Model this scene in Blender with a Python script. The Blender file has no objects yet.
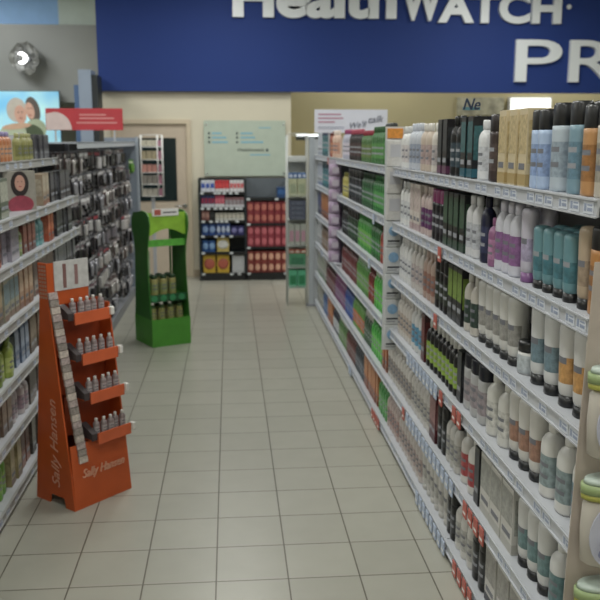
import bpy, bmesh, math, random
from mathutils import Vector, Matrix
random.seed(7)
S = bpy.context.scene
C = S.collection

# ------------------------------------------------------------------ camera, world, lights, exposure
cam = bpy.data.objects.new('camera', bpy.data.cameras.new('camera'))
C.objects.link(cam)
S.camera = cam
cam.data.sensor_fit = 'HORIZONTAL'
cam.data.sensor_width = 36.0
cam.data.lens = 36.0 * 840 / 600
cam.data.clip_start = 0.05
CAM_H = 1.82
cam.location = (0, 0, CAM_H)
cam.rotation_euler = (math.radians(90 - 10.718), 0, math.radians(-4.7475))
cam.data.dof.use_dof = True
cam.data.dof.focus_distance = 2.6
cam.data.dof.aperture_fstop = 5.0

w = bpy.data.worlds.new('store_air')
S.world = w
w.use_nodes = True
w.node_tree.nodes['Background'].inputs[0].default_value = (0.80, 0.86, 0.95, 1)
w.node_tree.nodes['Background'].inputs[1].default_value = 0.10

S.view_settings.view_transform = 'Standard'
S.view_settings.look = 'None'
S.view_settings.gamma = 1
S.view_settings.use_curve_mapping = False
S.view_settings.exposure = 0.0
LAMP_W = 35.0
LAMP_COL = (0.985, 1.0, 0.955)
LAMPS = [(x, y) for x in (-3.2, 0.0, 3.4) for y in (-1.0, 1.8, 4.6, 7.4, 9.6)] + [(2.2, 12.4), (5.2, 12.4), (-3.6, 10.6)]  # pair beyond the fascia added to brighten the olive alcove wall

# ------------------------------------------------------------------ helpers
def lin(h):
    h = h.lstrip('#')
    v = [int(h[i:i+2], 16) / 255 for i in (0, 2, 4)]
    return tuple(c / 12.92 if c <= 0.04045 else ((c + 0.055) / 1.055) ** 2.4 for c in v) + (1,)

_m = {}
def mat(hexc, rough=0.45, metal=0.0, emit=0.0, trans=0.0, var=0.06, scale=9.0, alpha=1.0):
    k = (hexc, rough, metal, emit, trans, var, scale, alpha)
    if k in _m: return _m[k]
    m = bpy.data.materials.new('mat_' + hexc.strip('#'))
    m.use_nodes = True
    nt = m.node_tree; b = nt.nodes['Principled BSDF']
    c = lin(hexc)
    b.inputs['Roughness'].default_value = rough
    b.inputs['Metallic'].default_value = metal
    if trans: b.inputs['Transmission Weight'].default_value = trans
    if alpha < 1: b.inputs['Alpha'].default_value = alpha
    if emit:
        b.inputs['Emission Color'].default_value = c
        b.inputs['Emission Strength'].default_value = emit
    if var:
        n = nt.nodes.new('ShaderNodeTexNoise'); n.inputs['Scale'].default_value = scale
        tc = nt.nodes.new('ShaderNodeTexCoord'); nt.links.new(tc.outputs['Object'], n.inputs['Vector'])
        r = nt.nodes.new('ShaderNodeValToRGB')
        r.color_ramp.elements[0].position = 0.3; r.color_ramp.elements[1].position = 0.7
        r.color_ramp.elements[0].color = tuple(v * (1 - var) for v in c[:3]) + (1,)
        r.color_ramp.elements[1].color = tuple(min(1, v * (1 + var)) for v in c[:3]) + (1,)
        nt.links.new(n.outputs[0], r.inputs[0]); nt.links.new(r.outputs[0], b.inputs['Base Color'])
    else:
        b.inputs['Base Color'].default_value = c
    _m[k] = m
    return m

class MB:
    """collects shapes with material slots into one mesh"""
    def __init__(s): s.bm = bmesh.new(); s.mats = []
    def mi(s, m):
        if m not in s.mats: s.mats.append(m)
        return s.mats.index(m)
    def box(s, x0, x1, y0, y1, z0, z1, m, bev=0.0, M=None):
        r = bmesh.ops.create_cube(s.bm, size=1)
        vs = r['verts']
        for v in vs:
            v.co = Vector(((x0 + x1) / 2 + v.co.x * (x1 - x0), (y0 + y1) / 2 + v.co.y * (y1 - y0), (z0 + z1) / 2 + v.co.z * (z1 - z0)))
            if M: v.co = M @ v.co
        fs = {f for v in vs for f in v.link_faces}
        i = s.mi(m)
        for f in fs: f.material_index = i
        if bev:
            es = {e for v in vs for e in v.link_edges}
            rr = bmesh.ops.bevel(s.bm, geom=list(es), offset=bev, segments=2, affect='EDGES', profile=0.6)
            for f in rr['faces']: f.material_index = i
        return s
    def lathe(s, prof, m, sx=1, sy=1, n=16, p=2.0, off=(0, 0, 0), label=None, ink=None, lz=None, axis='Z', inkr=(6, 9)):
        """prof: list (r,z); superellipse cross section; label material on rings lz=(z0,z1) on the -X side"""
        rings = []
        for r, z in prof:
            ring = []
            for k in range(n):
                a = 2 * math.pi * k / n
                ca, sa = math.cos(a), math.sin(a)
                x = math.copysign(abs(ca) ** (2 / p), ca) * r * sx
                y = math.copysign(abs(sa) ** (2 / p), sa) * r * sy
                if axis == 'X': co = (z, x, y)
                elif axis == 'Y': co = (x, z, y)
                else: co = (x, y, z)
                ring.append(s.bm.verts.new(Vector(co) + Vector(off)))
            rings.append(ring)
        i = s.mi(m); li = s.mi(label) if label else i; ki = s.mi(ink) if ink else li
        for j in range(len(rings) - 1):
            zm = (prof[j][1] + prof[j + 1][1]) / 2
            for k in range(n):
                try: f = s.bm.faces.new((rings[j][k], rings[j][(k + 1) % n], rings[j + 1][(k + 1) % n], rings[j + 1][k]))
                except ValueError: continue
                f.smooth = True
                f.material_index = i
                if lz and lz[0] <= zm <= lz[1]:
                    a = (k + 0.5) / n
                    if 0.28 < a < 0.72:
                        f.material_index = li
                        if ink and j in inkr and 0.40 < a < 0.60: f.material_index = ki
        for ring, rev in ((rings[0], True), (rings[-1], False)):
            f = s.bm.faces.new(list(reversed(ring)) if rev else ring); f.material_index = i
        return s
    def tube(s, a, b, r, m, n=6):
        a = Vector(a); b = Vector(b); d = b - a; q = d.to_track_quat('Z', 'Y')
        i = s.mi(m); R = []
        for t in (a, b):
            R.append([s.bm.verts.new(t + q @ Vector((math.cos(2 * math.pi * k / n) * r, math.sin(2 * math.pi * k / n) * r, 0))) for k in range(n)])
        for k in range(n):
            f = s.bm.faces.new((R[0][k], R[0][(k + 1) % n], R[1][(k + 1) % n], R[1][k])); f.material_index = i; f.smooth = True
        for ring in (list(reversed(R[0])), R[1]):
            f = s.bm.faces.new(ring); f.material_index = i
        return s
    def prism(s, pts, t0, t1, m, plane='YZ'):
        """extruded polygon, pts in the plane, t along the other axis"""
        def co(p, t):
            return {'YZ': (t, p[0], p[1]), 'XZ': (p[0], t, p[1]), 'XY': (p[0], p[1], t)}[plane]
        A = [s.bm.verts.new(co(p, t0)) for p in pts]; B = [s.bm.verts.new(co(p, t1)) for p in pts]
        i = s.mi(m)
        fs = [s.bm.faces.new(A), s.bm.faces.new(list(reversed(B)))]
        for k in range(len(pts)):
            k2 = (k + 1) % len(pts)
            fs.append(s.bm.faces.new((A[k2], A[k], B[k], B[k2])))
        for f in fs: f.material_index = i
        return s
    def text(s, txt, size, m, M, ext=0.002, bold=0.0, shear=0.0, width=None, sp=1.0):
        cu = bpy.data.curves.new('t', 'FONT'); cu.body = txt; cu.size = size; cu.extrude = ext; cu.offset = bold; cu.shear = shear
        cu.resolution_u = 5; cu.space_character = sp
        o = bpy.data.objects.new('t', cu); C.objects.link(o)
        bpy.context.view_layer.update()
        me = bpy.data.meshes.new_from_object(o.evaluated_get(bpy.context.evaluated_depsgraph_get()))
        xs = [v.co.x for v in me.vertices]
        k = width / (max(xs) - min(xs)) if width else 1
        x0 = min(xs)
        i = s.mi(m)
        vs = [s.bm.verts.new(M @ Vector(((v.co.x - x0) * k, v.co.y, v.co.z))) for v in me.vertices]
        for p in me.polygons:
            try: f = s.bm.faces.new([vs[j] for j in p.vertices]); f.material_index = i
            except ValueError: pass
        bpy.data.objects.remove(o); bpy.data.curves.remove(cu); bpy.data.meshes.remove(me)
        return s
    def mesh(s, name, normals=True):
        if normals: bmesh.ops.recalc_face_normals(s.bm, faces=s.bm.faces)
        me = bpy.data.meshes.new(name); s.bm.to_mesh(me); s.bm.free()
        for m in s.mats: me.materials.append(m)
        return me
    def build(s, name, parent=None, loc=None):
        return link(name, s.mesh(name), parent, loc)

def link(name, data, parent=None, loc=None, rz=0):
    o = bpy.data.objects.new(name, data); C.objects.link(o)
    if parent: o.parent = parent
    if loc: o.location = loc
    if rz: o.rotation_euler.z = rz
    return o

def empty(name, loc=(0, 0, 0), rz=0):
    return link(name, None, None, loc, rz)

LABELS = {}
def tag(o, label, cat, group=None, kind=None):
    o['label'] = label; o['category'] = cat
    if group: o['group'] = group
    if kind: o['kind'] = kind
    LABELS.setdefault(label, set()).add(group)
    n = len(label.split())
    if n > 16 or n < 4: print('LABEL LENGTH', n, label)
    return o

def structure(o): o['kind'] = 'structure'; return o

def copy_tree(o, parent=None):
    c = o.copy(); C.objects.link(c)
    if parent: c.parent = parent
    for ch in o.children: copy_tree(ch, c)
    return c

def standM(x, y, z, rz=0, tilt=0):
    """text matrix: upright lettering facing -Y, turned by rz about Z"""
    return Matrix.Translation((x, y, z)) @ Matrix.Rotation(rz, 4, 'Z') @ Matrix.Rotation(math.pi / 2 + tilt, 4, 'X')

# ------------------------------------------------------------------ materials
def tile_mat():
    m = bpy.data.materials.new('floor_tile'); m.use_nodes = True
    nt = m.node_tree; b = nt.nodes['Principled BSDF']
    tc = nt.nodes.new('ShaderNodeTexCoord'); mp = nt.nodes.new('ShaderNodeMapping')
    mp.inputs['Location'].default_value = (0.082 + 3.045 * 3, 0.083 - 0.0 + 3.045 * 2, 0)
    nt.links.new(tc.outputs['Object'], mp.inputs['Vector'])
    br = nt.nodes.new('ShaderNodeTexBrick')
    br.offset = 0.0; br.squash = 1.0
    br.inputs['Scale'].default_value = 1.0
    br.inputs['Brick Width'].default_value = 0.3045; br.inputs['Row Height'].default_value = 0.3045
    br.inputs['Mortar Size'].default_value = 0.0035; br.inputs['Mortar Smooth'].default_value = 0.3
    br.inputs['Color1'].default_value = lin('#a6a59b'); br.inputs['Color2'].default_value = lin('#a09f95')
    br.inputs['Mortar'].default_value = lin('#5a564b')
    nt.links.new(mp.outputs[0], br.inputs['Vector'])
    no = nt.nodes.new('ShaderNodeTexNoise'); no.inputs['Scale'].default_value = 7; no.inputs['Detail'].default_value = 6
    nt.links.new(tc.outputs['Object'], no.inputs['Vector'])
    r = nt.nodes.new('ShaderNodeValToRGB'); r.color_ramp.elements[0].color = (0.90, 0.90, 0.89, 1); r.color_ramp.elements[1].color = (1.05, 1.05, 1.05, 1)
    nt.links.new(no.outputs[0], r.inputs[0])
    mx = nt.nodes.new('ShaderNodeMixRGB'); mx.blend_type = 'MULTIPLY'; mx.inputs[0].default_value = 1
    nt.links.new(br.outputs[0], mx.inputs[1]); nt.links.new(r.outputs[0], mx.inputs[2])
    nt.links.new(mx.outputs[0], b.inputs['Base Color'])
    b.inputs['Roughness'].default_value = 0.34
    bp = nt.nodes.new('ShaderNodeBump'); bp.inputs['Strength'].default_value = 0.35; bp.inputs['Distance'].default_value = 0.002; bp.invert = True
    nt.links.new(br.outputs['Fac'], bp.inputs['Height']); nt.links.new(bp.outputs[0], b.inputs['Normal'])
    return m

WALL = mat('#d0cab8', 0.8, scale=2, var=0.02)
OLIVE = mat('#b3a983', 0.8, scale=2, var=0.02)
CEIL = mat('#c9ccc8', 0.9, scale=4, var=0.03)
STEEL = mat('#b1b4ba', 0.38, var=0.03)
STEELB = mat('#b4b6ba', 0.5, var=0.03)
STEELD = mat('#85888e', 0.5, var=0.04)
CHROME = mat('#c9ccd0', 0.25, 0.9, var=0.0)
WHITE = mat('#d9d9d8', 0.45, var=0.02)
BLACK = mat('#17181b', 0.4, var=0.05)
INK = mat('#2a2d38', 0.5, var=0)
SLATE = mat('#20282c', 0.5, var=0.04)
CLEAR = mat('#dfe6ea', 0.15, trans=0.0, alpha=0.28, var=0)

# ------------------------------------------------------------------ the room
def slab(name, x0, x1, y0, y1, z0, z1, m):
    return structure(MB().box(x0, x1, y0, y1, z0, z1, m).build(name))
structure(MB().box(-6, 8, -3, 18, -0.1, 0, tile_mat()).build('floor'))
slab('ceiling', -6, 8, -3, 18, 3.95, 4.05, CEIL)
slab('wall_left', -6.1, -6, -3, 18, 0, 3.95, WALL)
slab('wall_right', 8, 8.1, -3, 18, 0, 3.95, WALL)
slab('wall_rear', -6, 8, -3.1, -3, 0, 3.95, WALL)
slab('wall_far', -6, 8, 18, 18.1, 0, 3.95, OLIVE)
# cream wall with the door, under the blue fascia
DX0, DX1, DH = -1.47, -0.56, 2.04
wb = MB()
wb.box(-1.69, DX0, 11.4, 11.6, 0, 2.46, WALL); wb.box(DX1, 0.825, 11.4, 11.6, 0, 2.46, WALL); wb.box(DX0, DX1, 11.4, 11.6, DH, 2.46, WALL)
wb.box(0.725, 0.825, 11.6, 13.4, 0, 2.46, OLIVE)
structure(wb.build('wall_back'))
slab('wall_alcove', 0.825, 8, 13.4, 13.5, 0, 3.95, OLIVE)
slab('wall_partition', -1.69, -1.59, 11.6, 14.2, 0, 3.95, WALL)
slab('wall_corner', -6, -1.69, 14.2, 14.3, 0, 3.95, mat('#a9b0aa', 0.8, var=0.03))
slab('wall_soffit', -6, -1.70, 12.3, 12.5, 2.35, 3.395, mat('#8b8f90', 0.38, var=0.05, scale=1.5))
slab('wall_upper', -2.32, -1.70, 12.36, 12.46, 3.396, 3.95, mat('#bccac8', 0.6, var=0.03))
slab('wall_blue', -6, -2.32, 12.36, 12.46, 3.396, 3.95, mat('#8fb8ea', 0.6, var=0.03))
# door
d = MB().box(DX0 + 0.003, DX1 - 0.003, 11.42, 11.46, 0.005, DH - 0.003, mat('#c2b4a3', 0.55, var=0.04)).build('door_1'); structure(d)
f = MB()
FR = mat('#c6b9a3', 0.5, var=0.02)
f.box(DX0 - 0.06, DX0, 11.375, 11.4, 0, DH + 0.06, FR, 0.004); f.box(DX1, DX1 + 0.06, 11.375, 11.4, 0, DH + 0.06, FR, 0.004)
f.box(DX0, DX1, 11.375, 11.4, DH, DH + 0.06, FR, 0.004); f.build('door_frame', d)
MB().box(-1.20, -0.70, 11.408, 11.42, 1.03, 1.86, mat('#1d2a2c', 0.15, var=0.03), 0.003).build('door_window', d)
h = MB(); h.lathe([(0.028, 0), (0.028, 0.012)], CHROME, off=(-0.60, 11.405, 0.965), axis='Y'); h.tube((-0.60, 11.40, 0.965), (-0.60, 11.36, 0.965), 0.010, CHROME, 10); h.tube((-0.60, 11.365, 0.965), (-0.73, 11.365, 0.965), 0.010, CHROME, 10)
h.build('door_handle', d)
slab('baseboard_back', DX1 + 0.062, 0.825, 11.385, 11.4, 0, 0.10, mat('#a89a86', 0.5))
# the recess beyond the corner: grey service door
g = structure(MB().box(0.826, 0.846, 11.9, 12.6, 0.0, 2.15, mat('#6f6c60', 0.6)).build('door_2'))
MB().box(0.846, 0.852, 12.05, 12.45, 1.3, 1.95, mat('#8b8c82', 0.4)).build('vision_panel', g)

# blue fascia with its raised letters
BLUE = mat('#143276', 0.75, var=0.03, scale=1)
fz = MB().box(-1.66, 6.6, 11.30, 11.42, 2.455, 3.95, BLUE)
fz = fz.build('blue_fascia')
tag(fz, 'long dark blue fascia board with raised white lettering over the back wall', 'sign')
LET = mat('#dde2e6', 0.4, var=0.0)
def letters(txt, x, z, width, size, bold=0.018, sp=1.0):
    MB().text(txt, size, LET, standM(x, 11.27, z), ext=0.03, bold=bold, width=width, sp=sp).build('raised_lettering', fz)
letters('Health', 0.07, 3.405, 2.12, 0.66, 0.026)
letters('W', 2.25, 3.385, 0.54, 0.62, 0.022); letters('ATCH', 2.74, 3.36, 1.65, 0.50, 0.02)
letters('P', 3.80, 2.60, 0.63, 0.78, 0.004); letters('R', 4.54, 2.60, 0.66, 0.78, 0.004)
MB().lathe([(0.03, 0), (0.03, 0.02)], LET, off=(4.50, 11.27, 3.56), axis='Y').build('trademark_dot', fz)

# ------------------------------------------------------------------ ceiling lights
def ceiling_light():
    t = empty('ceiling_light', (0, 0, 3.95))
    fr = MB()
    for a in ((-0.32, -0.30, -0.62, 0.62), (0.30, 0.32, -0.62, 0.62), (-0.30, 0.30, -0.62, -0.60), (-0.30, 0.30, 0.60, 0.62)): fr.box(*a, -0.05, 0, WHITE)
    fr.build('frame', t)
    MB().box(-0.30, 0.30, -0.60, 0.60, -0.035, -0.01, mat('#fff6e6', 0.6, emit=2.0, var=0)).build('diffuser', t)
    return t
cl = ceiling_light()
for i, (x, y) in enumerate(LAMPS):
    o = cl if i == 0 else copy_tree(cl)
    o.location = (x, y, 3.95)
    tag(o, 'recessed fluorescent ceiling panel, %s, %s' % ({-3.2: 'left of the aisle', 0.0: 'over the aisle', 3.4: 'right of the aisle'}.get(x, 'added fill for the wall beyond the blue fascia' if y > 12 else 'behind left shelving'), {-1.0: 'behind the camera', 1.8: 'nearest the camera', 4.6: 'above the orange stand', 7.4: 'above the green display', 9.6: 'nearest the back wall', 12.4: 'left one' if x < 3 else 'right one'}.get(y, 'near the photo panel')), 'ceiling light', 'fluorescent panels in the ceiling')
    L = bpy.data.lights.new('panel_light', 'AREA'); L.shape = 'RECTANGLE'; L.size = 0.56; L.size_y = 1.16
    L.energy = LAMP_W; L.color = LAMP_COL
    lo = bpy.data.objects.new('panel_light', L); C.objects.link(lo); lo.location = (x, y, 3.89)

# ------------------------------------------------------------------ shelving
ZS = [1.65, 1.34, 1.03, 0.71, 0.38, 0.06]          # shelf heights (middle of the front rail), right
ZL = [1.68, 1.41, 1.18, 0.90, 0.61, 0.35, 0.05]    # left
ORD = ['top', 'second', 'third', 'fourth', 'fifth', 'bottom']
ORDL = ['top', 'second', 'third', 'fourth', 'fifth', 'sixth', 'bottom']
TAGM = mat('#c6cbd4', 0.5, var=0); TAGI = mat('#8a94aa', 0.5, var=0)
def price_tag_mesh():
    m = MB().box(-0.0016, 0, -0.031, 0.031, -0.016, 0.016, TAGM)
    m.box(-0.0022, -0.0016, -0.024, 0.006, -0.009, 0.000, TAGI); m.box(-0.0022, -0.0016, 0.012, 0.026, -0.010, 0.010, TAGI)
    m.box(-0.0022, -0.0016, -0.024, 0.006, 0.005, 0.009, TAGI)
    return m.mesh('price_tag')
PT = price_tag_mesh()
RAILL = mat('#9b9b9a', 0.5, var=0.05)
def bay(name, label, group, xf, xb, y0, y1, zs, ztop, sgn, depths=None, tags=True, dark=None):
    """xf: x of the shelf fronts, xb: x of the back panel; sgn=+1 shelves go to +x from the aisle"""
    L = y1 - y0
    t = empty(name, (xf, y0, 0))
    tag(t, label, 'store shelving', group)
    D = abs(xb - xf)
    def bx(m, a, b, *r):  # a,b distances from the front into the bay
        A, B = sorted((a * sgn, b * sgn)); return m.box(A, B, *r)
    bx(MB(), D, D + 0.03, 0, L, 0.02, ztop, dark or STEELB).build('back_panel', t)
    bx(MB(), 0.05, D + 0.03, 0.002, L - 0.002, 0.0, zs[-1] - 0.025, STEELD).build('kick_plate', t)
    for yy in (0.0, L - 0.03):
        m = MB(); bx(m, D - 0.04, D, yy, yy + 0.03, 0.02, ztop + 0.02, STEEL)
        m.build('upright', t)
    for i, z in enumerate(zs):
        s = MB()
        dd = depths[i] if depths else 0.0
        bx(s, dd + 0.004, D - 0.001, 0.003, L - 0.003, z + 0.004, z + 0.022, STEEL)
        s = s.build('shelf', t)
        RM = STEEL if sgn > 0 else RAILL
        r = MB(); bx(r, dd, dd + 0.006, 0.001, L - 0.001, z - 0.022, z + 0.026, RM); bx(r, dd - 0.006, dd, 0.001, L - 0.001, z - 0.024, z - 0.019, RM); bx(r, dd - 0.006, dd, 0.001, L - 0.001, z + 0.019, z + 0.024, RM)
        r.build('price_rail', s)
        if tags:
            y = 0.05
            while y < L - 0.04:
                o = link('price_tag', PT, s, (sgn * dd - sgn * 0.0005, y, z)); o.rotation_euler.z = 0 if sgn > 0 else math.pi
                y += random.choice((0.075, 0.08, 0.09, 0.11, 0.16)) * (1 if sgn > 0 else 2.2)
    return t
XF = 0.93; XB = 1.36
RB = [2.07, 3.41, 4.75, 5.97, 7.19, 8.30, 9.20]
RN = ['nearest the camera', 'second from the camera', 'just past the blue-spotted strip', 'fourth from the camera, full of green bottles', 'second to last before the end post', 'farthest, beside the white end post']
rbays = []
for i in range(6):
    rbays.append(bay('gondola_bay', 'white metal shelving bay on the right, ' + RN[i], 'right-hand shelving bays', XF, XB, RB[i], RB[i + 1], ZS, 1.82, 1))
# the far end post
ep = MB().box(0.865, 0.925, 9.21, 9.27, 0.0, 1.86, mat('#aab0b6', 0.4, var=0.03), 0.006); ep.box(0.925, 1.40, 9.22, 9.25, 0.03, 1.84, mat('#b4b9bd', 0.45, var=0.03)); ep.box(0.84, 0.95, 9.19, 9.30, 0, 0.02, STEELD)
tag(ep.build('end_panel'), 'pale grey end post and panel closing the far end of right shelving', 'end panel')
# base deck rail under the near bays sits proud, with shelf talkers in red
RED = mat('#ab5a50', 0.5, var=0.08, scale=40)
def talker(bayi, shelf, y, n=1, col=RED, sz=0.05):
    s = [c for c in rbays[bayi].children if c.name.startswith('shelf')][shelf]
    for k in range(n):
        m = MB().box(-0.014, -0.009, -sz / 2, sz / 2, -0.045, 0.02, col, 0.001); m.box(-0.009, 0.0, -0.01, 0.01, -0.01, 0.01, WHITE)
        m.box(-0.0145, -0.014, -sz / 3, sz / 3, -0.03, -0.02, WHITE)
        o = m.build('shelf_talker', s, (0, y - RB[bayi] + k * 0.075, ZS[shelf]))
        o['label'] = 'red shelf talker' if col is RED else 'blue and white shelf talker'
def tk(shelf, y, n=1, col=RED, sz=0.05):
    for k in range(n):
        yy = y + k * 0.075
        b_ = max(i for i in range(6) if RB[i] <= yy)
        talker(b_, shelf, yy, 1, col, sz)
tk(0, 4.84); tk(1, 3.62); tk(2, 3.66); tk(3, 3.52); tk(3, 3.22, 2); tk(4, 2.86, 4); tk(4, 4.30); tk(5, 2.98, 4); tk(5, 5.05, 4); tk(0, 7.9)
BT = mat('#a9b6cc', 0.45, var=0.25, scale=120)
for sh, y, n in ((5, 3.40, 8), (4, 3.30, 13), (3, 3.62, 9), (1, 5.35, 1), (5, 6.3, 2), (2, 5.5, 1), (3, 8.4, 1)): tk(sh, y, n, BT, 0.05)

# ------------------------------------------------------------------ products
PROTO = {}
def bottle(kind, w, dp, h, body, cap, lab):
    """returns (body mesh, cap mesh or None); front faces -X; w along Y, dp along X"""
    k = (kind, w, dp, h, body, cap, lab)
    if k in PROTO: return PROTO[k]
    def mute(hc, k=0.22):
        if not hc: return hc
        v = [int(hc[i:i+2], 16) for i in (1, 3, 5)]; g_ = 0.3 * v[0] + 0.55 * v[1] + 0.15 * v[2]
        return '#%02x%02x%02x' % tuple(int(c * (1 - k) + g_ * k) for c in v)
    body, cap, lab = mute(body), mute(cap), mute(lab)
    B = mat(body, 0.33, var=0.04, scale=20); K = mat(cap, 0.35, var=0.03) if cap else None
    Lm = mat(lab, 0.4, var=0.25, scale=60) if lab else None
    ink = mat('#6c6e76', 0.5, var=0) if body > '#8' else mat('#8c8f96', 0.5, var=0)
    rx, ry = dp / 2, w / 2
    M = MB(); c = None
    lz = (h * 0.16, h * 0.58)
    def zz(a, b, n): return [a + (b - a) * i / n for i in range(n + 1)]
    if kind == 'bottle':
        prof = [(0.90, 0), (1, 0.02 * h)] + [(1, z) for z in zz(0.05 * h, 0.66 * h, 12)] + [(0.93, 0.73 * h), (0.72, 0.79 * h), (0.42, 0.83 * h), (0.40, 0.84 * h)]
        M.lathe(prof, B, rx, ry, 16, 2.5, label=Lm, ink=ink, lz=lz)
        c = MB().lathe([(0.44, 0.84 * h), (0.50, 0.85 * h), (0.50, 0.97 * h), (0.42, h), (0.0, h)], K, rx, ry, 12, 2.2)
    elif kind == 'bigcap':
        prof = [(0.90, 0), (1, 0.02 * h)] + [(1, z) for z in zz(0.05 * h, 0.74 * h, 12)] + [(0.94, 0.745 * h)]
        M.lathe(prof, B, rx, ry, 16, 3.0, label=Lm, ink=ink, lz=lz)
        c = MB().lathe([(0.95, 0.745 * h), (0.98, 0.76 * h), (0.96, 0.97 * h), (0.86, h), (0, h)], K, rx, ry, 16, 3.0)
    elif kind == 'tube':   # stands on its cap, rounded crimped top
        zc = 0.13 * h
        M.lathe([(0.72, zc), (0.80, zc * 1.1)] + [(0.86 + 0.14 * t / 10, zc + (0.90 * h - zc) * t / 10) for t in range(1, 11)] + [(0.96, 0.95 * h), (0.80, 0.985 * h), (0.45, h), (0, h)], B, rx, ry, 16, 2.4, label=Lm, ink=ink, lz=(0.28 * h, 0.62 * h))
        c = MB().lathe([(0.80, 0), (0.84, 0.01 * h), (0.80, zc), (0, zc)], K, rx, ry, 16, 2.4)
    elif kind == 'pump':
        prof = [(0.92, 0), (1, 0.02 * h)] + [(1, z) for z in zz(0.05 * h, 0.60 * h, 12)] + [(0.9, 0.66 * h), (0.5, 0.70 * h), (0.36, 0.71 * h)]
        M.lathe(prof, B, rx, ry, 16, 2.5, label=Lm, ink=ink, lz=lz)
        c = MB().lathe([(0.42, 0.71 * h), (0.42, 0.79 * h), (0.15, 0.80 * h), (0.13, 0.92 * h), (0.34, 0.925 * h), (0.34, 0.97 * h), (0.2, h), (0, h)], K, rx, ry, 12)
        c.tube((0, 0, 0.95 * h), (-rx * 1.15, 0, 0.93 * h), 0.005, K)
    elif kind == 'can':
        prof = [(0.9, 0), (1, 0.015 * h)] + [(1, z) for z in zz(0.05 * h, 0.78 * h, 12)] + [(0.9, 0.80 * h), (0.84, 0.81 * h)]
        M.lathe(prof, B, rx, ry, 16, 2, label=Lm, ink=ink, lz=lz)
        c = MB().lathe([(0.9, 0.81 * h), (0.9, 0.93 * h), (0.78, 0.98 * h), (0.4, h), (0, h)], K, rx, ry, 14)
    elif kind == 'jar':
        M.lathe([(0.88, 0), (1, 0.05 * h), (1, 0.2 * h), (1, 0.4 * h), (1, 0.6 * h), (0.9, 0.70 * h)], B, rx, ry, 14, label=Lm, lz=(0.1 * h, 0.6 * h))
        c = MB().lathe([(0.96, 0.70 * h), (0.96, 0.95 * h), (0.9, h), (0, h)], K, rx, ry, 14)
    elif kind == 'box':
        M.box(-rx, rx, -ry, ry, 0, h, B, 0.0015)
        e = 0.0006
        if Lm:
            M.box(-rx - e, -rx + 0.001, -ry * 0.94, ry * 0.94, h * 0.42, h * 0.92, Lm)
            M.box(-rx * 0.8, rx * 0.8, -ry - e, -ry + 0.001, h * 0.30, h * 0.85, Lm)
            M.box(-rx * 0.8, rx * 0.8, ry - 0.001, ry + e, h * 0.30, h * 0.85, Lm)
            M.box(-rx - 2 * e, -rx + 0.001, -ry * 0.7, ry * 0.7, h * 0.22, h * 0.30, ink)
        if cap:
            M.box(-rx - e, -rx + 0.001, -ry * 0.98, ry * 0.98, h * 0.02, h * 0.16, K)
            M.box(-rx * 0.98, rx * 0.98, -ry - e, -ry + 0.001, h * 0.02, h * 0.16, K)
    bm_ = M.mesh('product_body'); cm = c.mesh('product_cap') if c else None
    PROTO[k] = (bm_, cm)
    return PROTO[k]

def put(name, P, loc, rz, capname='cap'):
    o = link(name, P[0], None, loc, rz)
    if P[1]: link(capname, P[1], o)
    return o

NAMES = {'bottle': 'shampoo_bottle', 'bigcap': 'flat_cap_bottle', 'tube': 'conditioner_tube', 'pump': 'pump_bottle', 'can': 'spray_can', 'jar': 'cream_jar', 'box': 'hair_color_box'}
CATS = {'bottle': 'bottle', 'bigcap': 'bottle', 'tube': 'tube', 'pump': 'bottle', 'can': 'spray can', 'jar': 'jar', 'box': 'box'}
USED = set()
NM = ['styling_bottle', 'shampoo_bottle', 'conditioner_bottle', 'body_wash_bottle', 'shower_gel_bottle', 'bath_lotion_bottle']
NTH = ['nearest', 'second nearest', 'third nearest', 'fourth nearest', 'fifth nearest', 'sixth nearest', 'seventh nearest', 'eighth nearest', 'ninth nearest', 'tenth nearest', 'eleventh nearest', 'twelfth nearest']
def run(side, si, y0, y1, kind, w, dp, h, body, cap, lab, desc, prev, rows=1, jit=0.004):
    """a row of the same product between y0 and y1"""
    if side == 'L' and si == 0: DD = 0.13
    else: DD = 0
    if side == 'R': z = ZS[si] + 0.0225; zn = ORD[si]; where = 'right-hand'
    else: z = ZL[si] + 0.0225; zn = ORDL[si]; where = 'left-hand'
    P = bottle(kind, w, dp, h, body, cap, lab)
    nm = NAMES[kind]
    if kind in ('bottle', 'bigcap'): nm = NM[si] if side == 'R' else 'lotion_bottle'
    wh = 'right' if side == 'R' else 'left'
    n = max(1, int((y1 - y0) / (w + 0.004)))
    st = (y1 - y0) / n
    FAR = (side == 'L' and y0 < 4.3) or (side == 'R' and y0 < 2.3)
    for r in range(rows):
        for k in range(n):
            y = y0 + st * (k + 0.5) + random.uniform(-0.001, 0.001)
            x = (0.012 + dp / 2 + r * (dp + 0.008) + random.uniform(0, jit))
            X = XF + 0.01 + x if side == 'R' else -1.10 - 0.01 - x - DD
            o = put(nm, P, (X, y, z), (0 if side == 'R' else math.pi) + (random.uniform(-.05, .05) if kind != 'box' and w > 0.02 else 0) * 0.4)
            if r == 0:
                label = '%s, %s %s shelf, %s' % (desc, zn, wh, (NTH[k] + ' of its row') if not FAR and k < 12 else (NTH[n - 1 - k].replace('nearest', 'farthest') + ' of its row') if FAR and n - 1 - k < 12 else 'end of its long row')
                if k < 12 and label in USED: print('DUP', label)
                if n == 1: label = '%s, single facing on %s %s shelf' % (desc, zn, wh)
            else: label = '%s, behind the front row, %s %s shelf' % (desc, zn, wh)
            USED.add(label)
            tag(o, label, CATS[kind], ('%s, %s shelf' % (desc, zn) + ' ' + where) + (', behind' if r else ''))

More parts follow.
